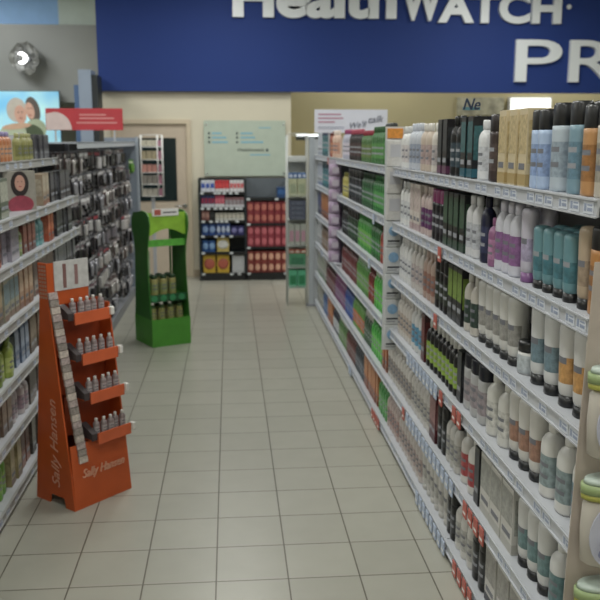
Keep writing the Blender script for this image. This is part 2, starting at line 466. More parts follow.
# right-hand shelves: (y0, y1, kind, w, d, h, body, cap, label colour, description, short name, rows)
R0 = [
 (1.75, 2.17, 'bigcap', .068, .055, .285, '#b3ab9a', '#17181c', '#8d8778', 'black-capped beige bottle', 'beige bottles', 3),
 (2.18, 2.27, 'bigcap', .066, .055, .275, '#b9824a', '#17181c', '#96622f', 'black-capped orange bottle', 'orange bottles', 3),
 (2.28, 2.36, 'bigcap', .070, .055, .290, '#6f93a6', '#17181c', '#557a90', 'black-capped steel blue bottle', 'steel blue bottles', 3),
 (2.37, 2.52, 'bigcap', .072, .060, .290, '#a9b7c4', '#15161a', '#8797a6', 'black-capped silver blue bottle', 'silver blue bottles', 3),
 (2.53, 2.66, 'bigcap', .060, .050, .275, '#9fb7dc', '#15161a', '#7b95c4', 'black-capped pale blue slim bottle', 'pale blue bottles', 3),
 (2.67, 2.98, 'box', .074, .060, .285, '#c3b28a', '#a98f55', '#b59f6d', 'champagne gold carton', 'gold cartons', 3),
 (2.99, 3.12, 'bigcap', .062, .055, .275, '#3a2e2e', '#241c1e', '#4b3d3b', 'dark brown bottle', 'dark brown bottles', 2),
 (3.13, 3.26, 'bottle', .062, .055, .255, '#cfd1d6', '#cfd1d6', '#b9bdc4', 'plain white slim bottle', 'slim white bottles', 2),
 (3.27, 3.48, 'box', .068, .060, .275, '#16181c', '#1d5a6d', '#2a5a60', 'black carton with teal print', 'teal-printed black cartons', 2),
 (3.49, 3.66, 'bottle', .066, .055, .285, '#15161b', '#0f1013', '#2d3f4c', 'glossy black bottle', 'glossy black bottles', 2),
 (3.67, 3.88, 'box', .068, .055, .275, '#1c1b20', '#5d3150', '#2c3032', 'black carton with plum base', 'plum-based black cartons', 2),
 (3.89, 4.02, 'bottle', .062, .055, .260, '#c3bcb4', '#d2d0cc', '#a79fa0', 'cream bottle with white cap', 'cream bottles', 2),
 (4.03, 4.24, 'bottle', .066, .055, .262, '#b9a99a', '#cfcbc5', '#a58f8c', 'beige rose bottle', 'beige rose bottles', 2),
 (4.25, 4.50, 'bottle', .066, .055, .268, '#aeb4c0', '#b9c0cd', '#8791a6', 'frosted grey blue bottle', 'frosted bottles', 2),
 (4.51, 4.70, 'bottle', .060, .055, .255, '#c9cbca', '#c9cbca', '#b9b3b4', 'milky white bottle', 'milky bottles', 2),
 (5.02, 5.24, 'can', .056, .056, .255, '#2f6a39', '#1b1f1d', '#3f8444', 'green can with dark lid', 'dark-lidded green cans', 1),
 (5.25, 5.70, 'bottle', .062, .050, .240, '#356f35', '#2a5a30', '#4a8a40', 'leaf green bottle', 'leaf green bottles', 1),
 (5.71, 6.15, 'bottle', .062, .050, .220, '#47713a', '#a33044', '#5e7a3c', 'green bottle with crimson cap', 'crimson-capped green bottles', 1),
 (6.16, 6.75, 'bottle', .064, .050, .235, '#2c2426', '#b8465e', '#4a3336', 'black brown bottle with pink cap', 'pink-capped bottles', 1),
 (6.76, 7.15, 'bottle', .062, .050, .240, '#a8a9bd', '#a33a6d', '#c3bccb', 'lilac white bottle with magenta cap', 'magenta-capped bottles', 1),
 (7.50, 7.90, 'bottle', .060, .050, .240, '#c9a893', '#d9c9bd', '#c08a72', 'peach bottle', 'peach bottles', 1),
 (7.91, 8.18, 'bottle', .060, .050, .235, '#a8553f', '#7a2f2a', '#c07a55', 'rust red bottle', 'rust bottles', 1),
 (8.19, 8.75, 'bigcap', .066, .050, .270, '#255a68', '#1c2a5a', '#2d7078', 'deep teal bottle with navy cap', 'teal bottles', 1),
 (8.76, 9.15, 'box', .070, .050, .250, '#b9bcc6', '#8b93a8', '#a5abbc', 'pale grey carton', 'pale grey cartons', 1),
]
R1 = [
 (1.75, 2.15, 'bigcap', .066, .055, .235, '#b4763a', '#1a1a1c', '#95602d', 'amber bottle with black cap', 'amber bottles', 3),
 (2.16, 2.27, 'tube', .060, .050, .230, '#b09a80', '#16171a', '#94806a', 'tan tube on black cap', 'tan tubes', 3),
 (2.28, 2.60, 'tube', .068, .052, .198, '#5c8c98', '#131417', '#3b7280', 'translucent teal tube on black cap', 'teal tubes', 3),
 (2.61, 2.74, 'tube', .070, .052, .245, '#b9b5c6', '#7a4a86', '#9d94b4', 'lilac white tube on purple cap', 'lilac tubes', 2),
 (2.75, 2.98, 'bottle', .070, .055, .250, '#bfc0cd', '#c4c3d4', '#83548c', 'pearl white bottle with purple band', 'purple-banded bottles', 2),
 (2.99, 3.06, 'bottle', .060, .050, .180, '#8d5580', '#a05b90', '#a86f98', 'small mauve pink bottle', 'mauve bottles', 2),
 (3.07, 3.19, 'bottle', .062, .055, .250, '#1d2140', '#171a33', '#2c3358', 'navy blue bottle', 'navy bottles', 2),
 (3.20, 3.36, 'bottle', .064, .055, .245, '#c5c7ca', '#c5c7ca', '#a8adb5', 'white bottle with grey print', 'grey-printed bottles', 2),
 (3.37, 3.72, 'box', .070, .055, .240, '#14171a', '#24402f', '#31503a', 'black carton with green flash', 'green-flashed cartons', 2),
 (3.73, 3.95, 'bigcap', .066, .055, .235, '#17151a', '#8a2f66', '#2c2a33', 'black bottle with magenta cap', 'magenta-capped black bottles', 2),
 (3.96, 4.18, 'bottle', .064, .055, .240, '#b6a19f', '#b9a9a2', '#5c2f5e', 'pinkish bottle with plum label', 'plum-labelled bottles', 2),
 (4.19, 4.42, 'box', .068, .055, .240, '#c3b9b2', '#a88f93', '#b3a39f', 'pale pink carton', 'pale pink cartons', 2),
 (4.43, 4.70, 'bottle', .064, .055, .240, '#cdcfce', '#cdcfce', '#b8bcbf', 'chalk white bottle', 'chalk white bottles', 2),
 (5.02, 5.20, 'bottle', .060, .050, .235, '#7a4434', '#5c3a2c', '#8d5a44', 'brown red bottle', 'brown red bottles', 1),
 (5.21, 5.60, 'bottle', .062, .050, .240, '#2e7a38', '#246a30', '#49984a', 'bright emerald bottle', 'emerald bottles', 1),
 (5.61, 6.10, 'bottle', .062, .050, .240, '#2a5a36', '#1f4129', '#3b7245', 'forest green bottle', 'forest green bottles', 1),
 (6.11, 6.80, 'bigcap', .064, .050, .245, '#23282d', '#17191d', '#313a40', 'charcoal bottle with black cap', 'charcoal bottles', 1),
 (6.81, 7.15, 'bottle', .060, .050, .200, '#a39a3f', '#8b8a3a', '#b9b05a', 'mustard yellow bottle', 'mustard bottles', 1),
 (7.50, 7.95, 'bottle', .060, .050, .235, '#9a86a8', '#b9aac2', '#83709a', 'dusty lilac bottle', 'dusty lilac bottles', 1),
 (7.96, 8.70, 'bigcap', .062, .050, .250, '#2a6170', '#20465a', '#347a86', 'sea teal bottle', 'sea teal bottles', 1),
 (8.71, 9.15, 'box', .070, .050, .245, '#b4b8c2', '#5a70a0', '#9aa3b8', 'grey carton with blue foot', 'blue-footed cartons', 1),
]
R2 = [
 (1.75, 2.14, 'tube', .070, .058, .250, '#c8c4b8', '#202226', '#b58d4a', 'white tube with gold label', 'gold-labelled tubes', 3),
 (2.15, 2.36, 'tube', .070, .056, .255, '#c6c7c6', '#1f2125', '#c08a4a', 'white tube with orange label', 'orange-labelled tubes', 3),
 (2.37, 2.60, 'tube', .072, .056, .260, '#c9ccce', '#1e2024', '#65808e', 'white tube with slate label', 'slate-labelled tubes', 3),
 (2.61, 2.72, 'jar', .080, .060, .110, '#c9cbcb', '#15171b', '#a5aeb4', 'low white jar with black lid', 'low white jars', 2),
 (2.73, 3.16, 'tube', .070, .056, .245, '#c7c7c4', '#1f2125', '#8b8a86', 'white tube with grey label', 'grey-labelled tubes', 3),
 (3.17, 3.36, 'bottle', .064, .055, .240, '#b8b4aa', '#b9b7b0', '#2c4038', 'ivory bottle with dark label', 'ivory bottles', 2),
 (3.37, 3.60, 'box', .068, .055, .240, '#14161a', '#1a1c20', '#6c8a30', 'black carton with lime mark', 'lime-marked cartons', 2),
 (3.61, 3.86, 'bigcap', .066, .055, .240, '#171619', '#131315', '#2c332a', 'matt black bottle', 'matt black bottles', 2),
 (3.87, 4.10, 'bottle', .064, .055, .240, '#a68c80', '#b39c92', '#8b5f52', 'brown pink bottle', 'brown pink bottles', 2),
 (4.11, 4.38, 'bottle', .064, .055, .240, '#b9b4b0', '#c6c3bf', '#a59a9a', 'stone grey bottle', 'stone grey bottles', 2),
 (4.39, 4.70, 'bottle', .064, .055, .240, '#cbcdcd', '#cbcdcd', '#bcbec2', 'bone white bottle', 'bone white bottles', 2),
 (5.02, 5.30, 'bottle', .062, .050, .240, '#993630', '#7c2626', '#b55146', 'crimson red bottle', 'crimson bottles', 1),
 (5.31, 5.66, 'bottle', .062, .050, .240, '#2c6a35', '#1d4a28', '#3b8445', 'deep green bottle', 'deep green bottles', 1),
 (5.67, 6.25, 'bottle', .062, .050, .245, '#3e9a3a', '#2c7a30', '#67b04a', 'vivid green bottle', 'vivid green bottles', 1),
 (6.26, 6.80, 'bigcap', .062, .050, .240, '#26402e', '#191c1c', '#31523a', 'bottle green bottle with black cap', 'black-capped green bottles', 1),
 (6.81, 7.15, 'bottle', .060, .050, .230, '#22262a', '#191b1e', '#3a3f45', 'sooty black bottle', 'sooty bottles', 1),
 (7.50, 8.05, 'bottle', .060, .050, .235, '#7a5a78', '#8f6f8f', '#9a7a96', 'dull purple bottle', 'dull purple bottles', 1),
 (8.06, 8.80, 'box', .068, .050, .240, '#a4572f', '#6f3a2c', '#b8703f', 'burnt orange carton', 'burnt orange cartons', 1),
 (8.81, 9.15, 'box', .068, .050, .235, '#2f3660', '#252a4a', '#4a5285', 'indigo carton', 'indigo cartons', 1),
]
R3 = [
 (1.62, 2.20, 'bottle', .078, .058, .250, '#c9cac6', '#c9cac6', '#4f7280', 'tall white bottle with teal label', 'teal-labelled white bottles', 3),
 (2.21, 2.46, 'bottle', .078, .058, .245, '#cacbc8', '#cacbc8', '#7a8e92', 'white bottle with pale label', 'pale-labelled bottles', 3),
 (2.47, 2.76, 'tube', .074, .056, .245, '#c6c5c0', '#202226', '#9a6f5c', 'white tube with brown label', 'brown-labelled tubes', 3),
 (2.77, 3.02, 'bottle', .078, .060, .240, '#c8c8c3', '#c8c8c3', '#b8b8b2', 'plain ivory white bottle', 'plain ivory bottles', 2),
 (3.03, 3.32, 'bigcap', .076, .060, .235, '#a9abad', '#181c2c', '#8d8389', 'grey bottle with navy lid', 'navy-lidded bottles', 2),
 (3.33, 3.40, 'box', .060, .055, .220, '#1a1c20', '#15171a', '#32363c', 'thin black carton', 'thin black cartons', 2),
 (3.41, 3.98, 'bottle', .062, .062, .230, '#1a1c1e', '#bdbeb8', '#7ea032', 'black bottle with white cap and lime label', 'lime-labelled bottles', 2),
 (3.99, 4.08, 'box', .068, .055, .240, '#4a2226', '#5a1a20', '#6e2e30', 'maroon carton', 'maroon cartons', 2),
 (4.09, 4.34, 'bottle', .064, .055, .245, '#c3c5c4', '#c9cac9', '#4f8cb0', 'white bottle with blue drop', 'blue-drop bottles', 2),
 (4.35, 4.70, 'bottle', .064, .055, .240, '#bfbab4', '#c3bfba', '#a89a8e', 'warm grey bottle', 'warm grey bottles', 2),
 (5.02, 5.50, 'bottle', .066, .050, .250, '#41b03a', '#b5c4b0', '#5cc24a', 'neon green bottle with pale cap', 'neon green bottles', 1),
 (5.51, 5.74, 'bottle', .062, .050, .235, '#7c2a28', '#5c1e20', '#983f38', 'oxblood red bottle', 'oxblood bottles', 1),
 (5.75, 6.30, 'bottle', .064, .050, .245, '#4a8a3c', '#9db49a', '#69a04c', 'grass green bottle with grey cap', 'grass green bottles', 1),
 (6.31, 7.15, 'bottle', .062, .050, .240, '#6b3034', '#44242a', '#80474a', 'wine red bottle', 'wine red bottles', 1),
 (7.50, 8.10, 'bottle', .060, .050, .240, '#8d7397', '#a48dab', '#a78fae', 'greyish lilac bottle', 'greyish lilac bottles', 1),
 (8.11, 8.75, 'bottle', .060, .050, .230, '#6f5a4a', '#54463c', '#8a7462', 'umber brown bottle', 'umber bottles', 1),
 (8.76, 9.15, 'box', .068, .050, .240, '#b8bbbd', '#7e858c', '#a4a9ae', 'light grey carton', 'light grey cartons', 1),
]
R4 = [
 (1.55, 2.08, 'bottle', .076, .058, .235, '#c7c6bf', '#c7c6bf', '#b8925a', 'white bottle with ochre label', 'ochre-labelled bottles', 3),
 (2.09, 2.34, 'bottle', .076, .058, .235, '#c6c8c7', '#c6c8c7', '#54787c', 'white bottle with green blue label', 'green blue labels', 3),
 (2.35, 2.62, 'tube', .074, .056, .240, '#c4c6c5', '#1e2024', '#5f7f84', 'white tube with sea label', 'sea-labelled tubes', 3),
 (2.63, 3.02, 'box', .120, .080, .240, '#b9b8b2', '#a5a49c', '#8f908a', 'wide white carton with grey print', 'wide white cartons', 1),
 (3.03, 3.10, 'box', .060, .055, .235, '#181a1f', '#14161a', '#30353c', 'narrow black carton', 'narrow black cartons', 1),
 (3.11, 3.34, 'bottle', .072, .058, .240, '#c4c3bf', '#c4c3bf', '#a53c40', 'white bottle with red spot', 'red-spot bottles', 2),
 (3.35, 3.56, 'bottle', .064, .055, .230, '#b4b3ae', '#1d1f22', '#93938e', 'grey white bottle with black cap', 'black-capped white bottles', 2),
 (3.57, 3.72, 'bigcap', .062, .055, .225, '#191a1c', '#1f2022', '#32363a', 'squat black bottle', 'squat black bottles', 2),
 (3.73, 3.86, 'box', .060, .055, .225, '#5e242c', '#4a1a22', '#8e5f60', 'dark red carton', 'dark red cartons', 2),
 (3.87, 4.30, 'bottle', .064, .055, .235, '#bfbdb8', '#c7c6c2', '#9d9a95', 'dove white bottle', 'dove white bottles', 2),
 (4.31, 4.96, 'bottle', .064, .055, .235, '#bcb9b5', '#c2c0bc', '#8e8681', 'clay white bottle', 'clay white bottles', 2),
 (4.97, 5.16, 'box', .066, .052, .235, '#a3552c', '#7d3d22', '#b86a3a', 'orange brown carton', 'orange brown cartons', 1),
 (5.17, 5.58, 'bottle', .066, .050, .245, '#3fae3d', '#2f8a32', '#62c052', 'lurid green bottle', 'lurid green bottles', 1),
 (5.59, 5.90, 'bottle', .062, .050, .220, '#33503a', '#c2c4bd', '#4a6c50', 'moss bottle with white cap', 'moss bottles', 1),
 (5.91, 6.45, 'bottle', .062, .050, .235, '#5d9440', '#3e7432', '#c5673f', 'green bottle with orange label', 'orange-labelled green bottles', 1),
 (6.46, 6.92, 'bottle', .062, .050, .235, '#2c4a9a', '#243a7a', '#4766b4', 'cobalt blue bottle', 'cobalt bottles', 1),
 (6.93, 7.60, 'bottle', .060, .050, .225, '#6e3a68', '#8a4d82', '#86588a', 'plum purple bottle', 'plum bottles', 1),
 (7.61, 8.30, 'bottle', .060, .050, .220, '#5a2a30', '#3f2228', '#784a4c', 'dark wine bottle', 'dark wine bottles', 1),
 (8.31, 9.15, 'box', .068, .050, .230, '#a9a8a4', '#44663e', '#8f9288', 'grey carton with green foot', 'green-footed cartons', 1),
]
R5 = [
 (1.50, 1.98, 'bottle', .076, .058, .230, '#c4c3bc', '#c4c3bc', '#8aa59a', 'white bottle with mint label', 'mint-labelled bottles', 3),
 (1.99, 2.22, 'bottle', .076, .058, .225, '#4f8a3a', '#c4c7bf', '#69a24a', 'apple green bottle with white cap', 'apple green bottles', 3),
 (2.23, 2.48, 'bottle', .070, .056, .220, '#c2c4bb', '#c2c4bb', '#8ca05c', 'cream bottle with olive label', 'olive-labelled bottles', 2),
 (2.49, 2.92, 'box', .120, .080, .235, '#b8b7b1', '#1c2030', '#8d8c86', 'wide grey carton with navy foot', 'wide grey cartons', 1),
 (2.93, 3.10, 'bigcap', .062, .055, .225, '#1a1b1d', '#141517', '#34373b', 'tar black bottle', 'tar black bottles', 2),
 (3.11, 3.36, 'bottle', .068, .058, .230, '#c3c2be', '#c3c2be', '#9fa09c', 'snow white bottle', 'snow white bottles', 2),
 (3.37, 3.50, 'bigcap', .060, .055, .220, '#1c1d20', '#17181a', '#383b40', 'ink black bottle', 'ink black bottles', 2),
 (3.51, 4.00, 'tube', .072, .056, .225, '#bdbcb7', '#a9a8a3', '#a3a29d', 'light putty tube', 'putty tubes', 1),
 (4.01, 4.60, 'bottle', .068, .056, .225, '#bcb4b0', '#c5c0bc', '#a08f8c', 'pinkish white bottle', 'pinkish bottles', 1),
 (4.61, 4.96, 'bottle', .064, .055, .225, '#b3a29e', '#c0b5b1', '#9c7c78', 'blush bottle', 'blush bottles', 1),
 (4.97, 5.28, 'bottle', .064, .050, .230, '#3c8f42', '#aebfae', '#56a456', 'clover green bottle', 'clover bottles', 1),
 (5.29, 5.85, 'box', .068, .050, .225, '#a8592e', '#7a3422', '#bf7a4a', 'rusty orange carton', 'rusty cartons', 1),
 (5.86, 6.30, 'bottle', .062, .050, .220, '#37404a', '#2a2f38', '#55606c', 'gunmetal bottle', 'gunmetal bottles', 1),
 (6.31, 6.80, 'bottle', .062, .050, .220, '#5c2c2e', '#3c2224', '#7a4846', 'liver brown bottle', 'liver bottles', 1),
 (6.81, 7.30, 'bottle', .062, .050, .215, '#4d7c40', '#c0c4bc', '#72985c', 'sage bottle with white cap', 'sage bottles', 1),
 (7.31, 7.75, 'bottle', .060, .050, .220, '#2b2f48', '#22253a', '#c0c4cc', 'midnight bottle with pale label', 'midnight bottles', 1),
 (7.76, 8.15, 'box', .066, .050, .220, '#b05a30', '#8a4426', '#c47a48', 'tangerine carton', 'tangerine cartons', 1),
 (8.16, 8.60, 'bottle', .060, .050, .220, '#3c5c94', '#2d4778', '#5b7ab0', 'denim blue bottle', 'denim bottles', 1),
 (8.61, 9.15, 'box', .066, .050, .220, '#a5a6a0', '#83857c', '#8e9088', 'mushroom grey carton', 'mushroom cartons', 1),
]
R0 = [t[:5] + (round(t[5] * (0.885 if t[0] < 4.9 else 1), 3),) + t[6:] for t in R0]
for si, tab in enumerate((R0, R1, R2, R3, R4, R5)):
    prev = ''
    for t in tab:
        if t[1] < 2.12: continue
        if t[0] < 2.12: t = (2.11,) + t[1:]
        if t[0] < 3.12 and si >= 2 and t[2] != 'box': t = t[:3] + (round(t[3] * 1.08, 3), round(t[4] * 1.28, 3)) + t[5:]
        run('R', si, *t[:10], prev, rows=t[11] if t[0] < 3.3 else min(t[11], 1 if t[0] > 3.9 else 2))
        prev = t[10]

# ------------------------------------------------------------------ clip strips hanging on the right shelving
def sign_strip():
    t = empty('clip_strip', (0.94, 4.80, 0.60))
    tag(t, 'tall white hanging strip of blue-spotted packets between the right shelving bays', 'clip strip')
    m = MB().box(-0.055, 0.055, -0.002, 0.0, 0.0, 1.30, mat('#c6c9cc', 0.45, var=0.04))
    m.build('strip_backing', t)
    MB().box(-0.045, 0.045, -0.012, -0.003, 1.235, 1.29, mat('#d08a3a', 0.5, var=0.2, scale=60), 0.002).build('header_tab', t)
    return t
sign_strip()
BS = mat('#7fa2c2', 0.4, var=0.12, scale=50); PKW = mat('#c3c6c8', 0.4, var=0.06, scale=40)
pk = MB().box(-0.046, 0.046, -0.022, -0.004, -0.075, 0.075, PKW, 0.006)
pk.lathe([(0.030, 0), (0.030, 0.003), (0.022, 0.006)], BS, off=(0.0, -0.027, 0.018), n=18, axis='Y')
pk.box(-0.034, 0.034, -0.0235, -0.022, -0.045, -0.035, INK); pk.box(-0.034, 0.02, -0.0235, -0.022, -0.060, -0.053, mat('#8c9096', 0.5))
pkb = pk.mesh('packet')
pk2 = MB().box(-0.046, 0.046, -0.024, -0.004, -0.075, 0.075, mat('#c9c8c6', 0.4, var=0.08, scale=60), 0.006); pk2.box(-0.03, 0.03, -0.026, -0.024, -0.02, 0.05, mat('#b4b5bb', 0.4)); pk2 = pk2.mesh('packet')
for k in range(8):
    o = link('blister_packet', pk2 if k > 4 else pkb, None, (0.94, 4.796, 0.68 + k * 0.153))
    tag(o, ('white blue-dot packet on the tall hanging strip, ' if k <= 4 else 'plain white packet on the tall hanging strip, ') + ['lowest', 'second from bottom', 'third from bottom', 'fourth from bottom', 'fifth from bottom', 'third from top', 'second from top', 'topmost'][k], 'packet', 'blue-dot packets on the strip' if k <= 4 else 'plain packets high on the strip')
t = empty('clip_strip', (0.915, 7.38, 0.76)); tag(t, 'narrow hanging strip of lilac tubs far along the right shelving', 'clip strip')
MB().box(-0.05, 0.05, 0.0, 0.002, 0, 0.90, mat('#b5adb9', 0.5)).build('strip_backing', t)
LI = mat('#a693ad', 0.4, var=0.1, scale=30)
lt = MB().lathe([(0.045, -0.05), (0.052, -0.045), (0.052, 0.035), (0.046, 0.04), (0.048, 0.048), (0, 0.05)], LI, 1, 0.8, 14); lt.box(-0.03, 0.03, -0.0435, -0.040, -0.03, 0.02, mat('#c5bccb', 0.5)); lt = lt.mesh('tub')
for k in range(8):
    o = link('lilac_tub', lt, None, (0.915, 7.336, 0.82 + k * 0.108)); tag(o, 'small round lilac tub on the far narrow hanging strip, ' + ['lowest', 'second from bottom', 'third from bottom', 'fourth from bottom', 'fifth from bottom', 'third from top', 'second from top', 'topmost'][k], 'tub', 'lilac tubs on the far strip')
# near strip with labelled containers, at the right edge
t = empty('clip_strip', (0.955, 2.03, 0.30)); tag(t, 'hanging display strip nearest the camera holding oval-labelled tubs', 'clip strip')
sp = MB().prism([(-0.075, 0), (0.075, 0), (0.075, 1.22), (-0.04, 1.22)], 0.0, 0.003, mat('#b3a9a1', 0.5, var=0.08), 'XZ'); sp.build('strip_backing', t)
LAV = mat('#b4b7c8', 0.4, var=0.06)
def spa(z):
    t = empty('oval_label_tub', (0.975, 1.98, z)); tag(t, 'pale tub with lavender SPA oval and yellow-green lid, %s on the near strip' % {0.43: 'lowest', 0.725: 'middle', 1.02: 'topmost'}[z], 'tub', 'SPA tubs on the near strip')
    MB().lathe([(0.055, 0), (0.070, 0.01), (0.075, 0.10), (0.072, 0.17), (0.060, 0.185)], mat('#b3aea6', 0.35, var=0.06), 1, 0.55, 20).build('tub_body', t)
    l = MB().lathe([(0.078, 0.185), (0.078, 0.20), (0, 0.20)], mat('#a2a250', 0.4), 1, 0.55, 20); l.lathe([(0.080, 0.200), (0.080, 0.225), (0, 0.226)], mat('#8a9c6e', 0.4), 1, 0.55, 20); l.lathe([(0.074, 0.226), (0.070, 0.238), (0, 0.240)], mat('#a3b0a8', 0.4), 1, 0.55, 20)
    l.build('lid', t)
    o = MB().lathe([(0.055, 0), (0.055, 0.004), (0.050, 0.008)], LAV, 1.22, 1.62, 24, off=(-0.002, -0.046, 0.095), axis='Y')
    o.text('SPA', 0.055, mat('#7d83a0', 0.5), Matrix.Translation((-0.012, -0.0545, 0.035)) @ Matrix.Rotation(math.radians(-78), 4, 'Y') @ Matrix.Rotation(math.pi / 2, 4, 'X'), 0.001)
    o.build('oval_label', t)
for z in (0.43, 0.725, 1.02): spa(z)

# ------------------------------------------------------------------ left shelving
LB = [2.66, 3.88, 5.10, 6.26]
LN = ['nearest the camera', 'beside the orange display', 'third, before the pegboard']
for i in range(3):
    bay('gondola_bay', 'white metal shelving bay on the left, ' + LN[i], 'left-hand shelving bays', -1.10, -1.50, LB[i], LB[i + 1], ZL, 1.86, -1, depths=[0.13, 0, 0, 0, 0, 0, 0])
L0 = [(3.2, 4.20, 'box', .085, .060, .17, '#4a3a58', '#2b2440', '#6a5a78', 'dull plum carton', 'dull plum cartons'),
      (4.21, 4.86, 'bottle', .070, .050, .17, '#3c3250', '#2b2440', '#4a4260', 'dusky violet bottle', 'violet bottles'),
      (4.87, 5.18, 'bottle', .070, .050, .17, '#b46a3c', '#8f86b8', '#c4865a', 'orange bottle with lavender cap', 'lavender-capped bottles'),
      (5.24, 5.75, 'bottle', .060, .045, .165, '#8d8c4c', '#a5a468', '#6d7038', 'olive green bottle', 'olive bottles'),
      (5.76, 6.20, 'box', .080, .050, .16, '#55555c', '#6e6f76', '#3d3d46', 'dark grey carton', 'dark grey cartons')]
L1 = [(3.2, 4.50, 'box', .085, .060, .20, '#5d6a5a', '#8f9484', '#a0a394', 'sage green carton', 'sage cartons'),
      (5.22, 5.52, 'box', .080, .060, .19, '#9c8870', '#8a563c', '#ac9f8a', 'sandy carton with rust foot', 'sandy cartons'),
      (5.53, 6.20, 'box', .075, .060, .19, '#2b2c30', '#44454a', '#505158', 'smoke black carton', 'smoke cartons')]
L2 = [(3.2, 4.17, 'box', .080, .060, .17, '#39375c', '#a34a34', '#4f4d78', 'deep blue carton with red foot', 'deep blue cartons'),
      (4.18, 4.32, 'bottle', .060, .045, .17, '#a8553a', '#c46a48', '#7a3a2c', 'slim orange red bottle', 'slim orange bottles'),
      (4.33, 4.60, 'box', .085, .060, .18, '#8f8a98', '#a5a0aa', '#77727f', 'grey lilac carton', 'grey lilac cartons'),
      (4.61, 4.72, 'bottle', .055, .045, .165, '#6f8048', '#56683a', '#92a06a', 'slim moss green bottle', 'slim moss bottles'),
      (4.73, 5.05, 'box', .080, .060, .16, '#7d443c', '#59322c', '#a4645a', 'brick red carton', 'brick red cartons'),
      (5.06, 5.30, 'bottle', .060, .045, .17, '#6aa0a4', '#8cb8ba', '#4f8488', 'pale aqua bottle', 'aqua bottles'),
      (5.31, 5.60, 'box', .070, .060, .17, '#b04a2e', '#8c3a24', '#c46848', 'scarlet orange carton', 'scarlet cartons'),
      (5.61, 6.20, 'box', .075, .060, .17, '#2c2c30', '#43444a', '#5a5b62', 'charcoal black carton', 'charcoal cartons')]
L3 = [(3.2, 4.20, 'box', .085, .060, .22, '#8a7258', '#5d4a38', '#a3906f', 'tan carton', 'tan cartons'),
      (4.21, 4.55, 'box', .080, .060, .21, '#94917c', '#7a5a44', '#6f8890', 'khaki carton with blue panel', 'khaki cartons'),
      (4.56, 4.95, 'box', .080, .060, .22, '#a37a5e', '#7c4c36', '#b79a80', 'terracotta carton', 'terracotta cartons'),
      (4.96, 5.50, 'box', .080, .060, .22, '#9a8f86', '#6d3f34', '#7a6a62', 'taupe carton', 'taupe cartons'),
      (5.51, 6.20, 'box', .075, .060, .22, '#38383c', '#55565c', '#7c7d84', 'graphite carton', 'graphite cartons')]
L4 = [(3.2, 4.12, 'bottle', .075, .055, .20, '#6f8a34', '#8ca24c', '#5a7028', 'yellow green bottle', 'yellow green bottles'),
      (4.13, 4.42, 'bottle', .080, .055, .19, '#8aa03c', '#6f8830', '#a8b860', 'lime olive bottle', 'lime olive bottles'),
      (4.43, 4.72, 'box', .080, .060, .20, '#4f6280', '#7c8ca4', '#8d9cb4', 'slate blue carton', 'slate blue cartons'),
      (4.73, 5.30, 'box', .080, .060, .20, '#6a5848', '#4a3c32', '#8a7868', 'cocoa carton', 'cocoa cartons'),
      (5.31, 6.20, 'box', .080, .060, .20, '#4a4848', '#6c6a6a', '#838182', 'ash carton', 'ash cartons')]
L5 = [(3.2, 3.98, 'bottle', .070, .055, .19, '#5d7a3c', '#7c945a', '#8ea46a', 'fern green bottle', 'fern bottles'),
      (3.99, 4.25, 'box', .080, .060, .18, '#6c5648', '#4f3e34', '#8f7866', 'hazel carton', 'hazel cartons'),
      (4.26, 4.60, 'bottle', .070, .055, .19, '#b4aeb0', '#c4bec2', '#94808c', 'pearl grey bottle', 'pearl grey bottles'),
      (4.61, 6.20, 'box', .080, .060, .18, '#5a504c', '#7a6e68', '#433c3a', 'dull brown carton', 'dull brown cartons')]
L6 = [(3.2, 3.96, 'bottle', .070, .055, .22, '#48762c', '#5f8c3c', '#34581f', 'dark leaf green bottle', 'dark leaf bottles'),
      (3.97, 4.14, 'bottle', .070, .055, .22, '#62a034', '#4a7c2c', '#84b858', 'bright lime bottle', 'bright lime bottles'),
      (4.15, 4.38, 'box', .080, .060, .22, '#8f8258', '#6a4a34', '#a89a70', 'ochre carton', 'ochre cartons'),
      (4.39, 4.62, 'box', .080, .060, .22, '#7a4434', '#8f5a48', '#5c3026', 'red brown carton', 'red brown cartons'),
      (4.63, 6.20, 'box', .080, .060, .21, '#54504a', '#3a3734', '#767068', 'drab carton', 'drab cartons')]
for si, tab in enumerate((L0, L1, L2, L3, L4, L5, L6)):
    prev = ''
    for t in tab:
        if si == 0: t = t[:4] + (t[4],) + t[5:]
        run('L', si, *t[:10], prev, rows=1, jit=0.03)
        prev = t[10]
# portrait cartons on the left second shelf: a generic dark-haired woman in red
def portrait_box():
    t = MB().box(-0.03, 0.03, -0.105, 0.105, 0, 0.222, mat('#8f8c84', 0.45, var=0.08, scale=30), 0.002)
    e = 0.001
    x = 0.031
    def disc(cy, cz, ry, rz, m, k):
        pts = [(cy + ry * math.cos(a), cz + rz * math.sin(a)) for a in [2 * math.pi * j / 20 for j in range(20)]]
        t.prism(pts, x - 0.0015, x + k * 0.0006, m)
    disc(0, 0.15, 0.058, 0.072, mat('#2a2324', 0.5), 1)
    disc(0.0, 0.035, 0.085, 0.05, mat('#8e3c4c', 0.6, var=0.15, scale=40), 2)
    disc(0.0, 0.155, 0.033, 0.045, mat('#b98f80', 0.6), 3)
    disc(-0.012, 0.163, 0.004, 0.003, INK, 4); disc(0.012, 0.163, 0.004, 0.003, INK, 4); disc(0, 0.135, 0.010, 0.003, mat('#9a3c44', 0.6), 4)
    return t.mesh('portrait_carton')
pb = portrait_box()
o = link('portrait_carton', pb, None, (-1.20, 4.90, ZL[1] + 0.0225)); o.rotation_euler.z = math.radians(-42)
tag(o, 'hair colour carton with portrait of dark-haired woman, left second shelf', 'box')

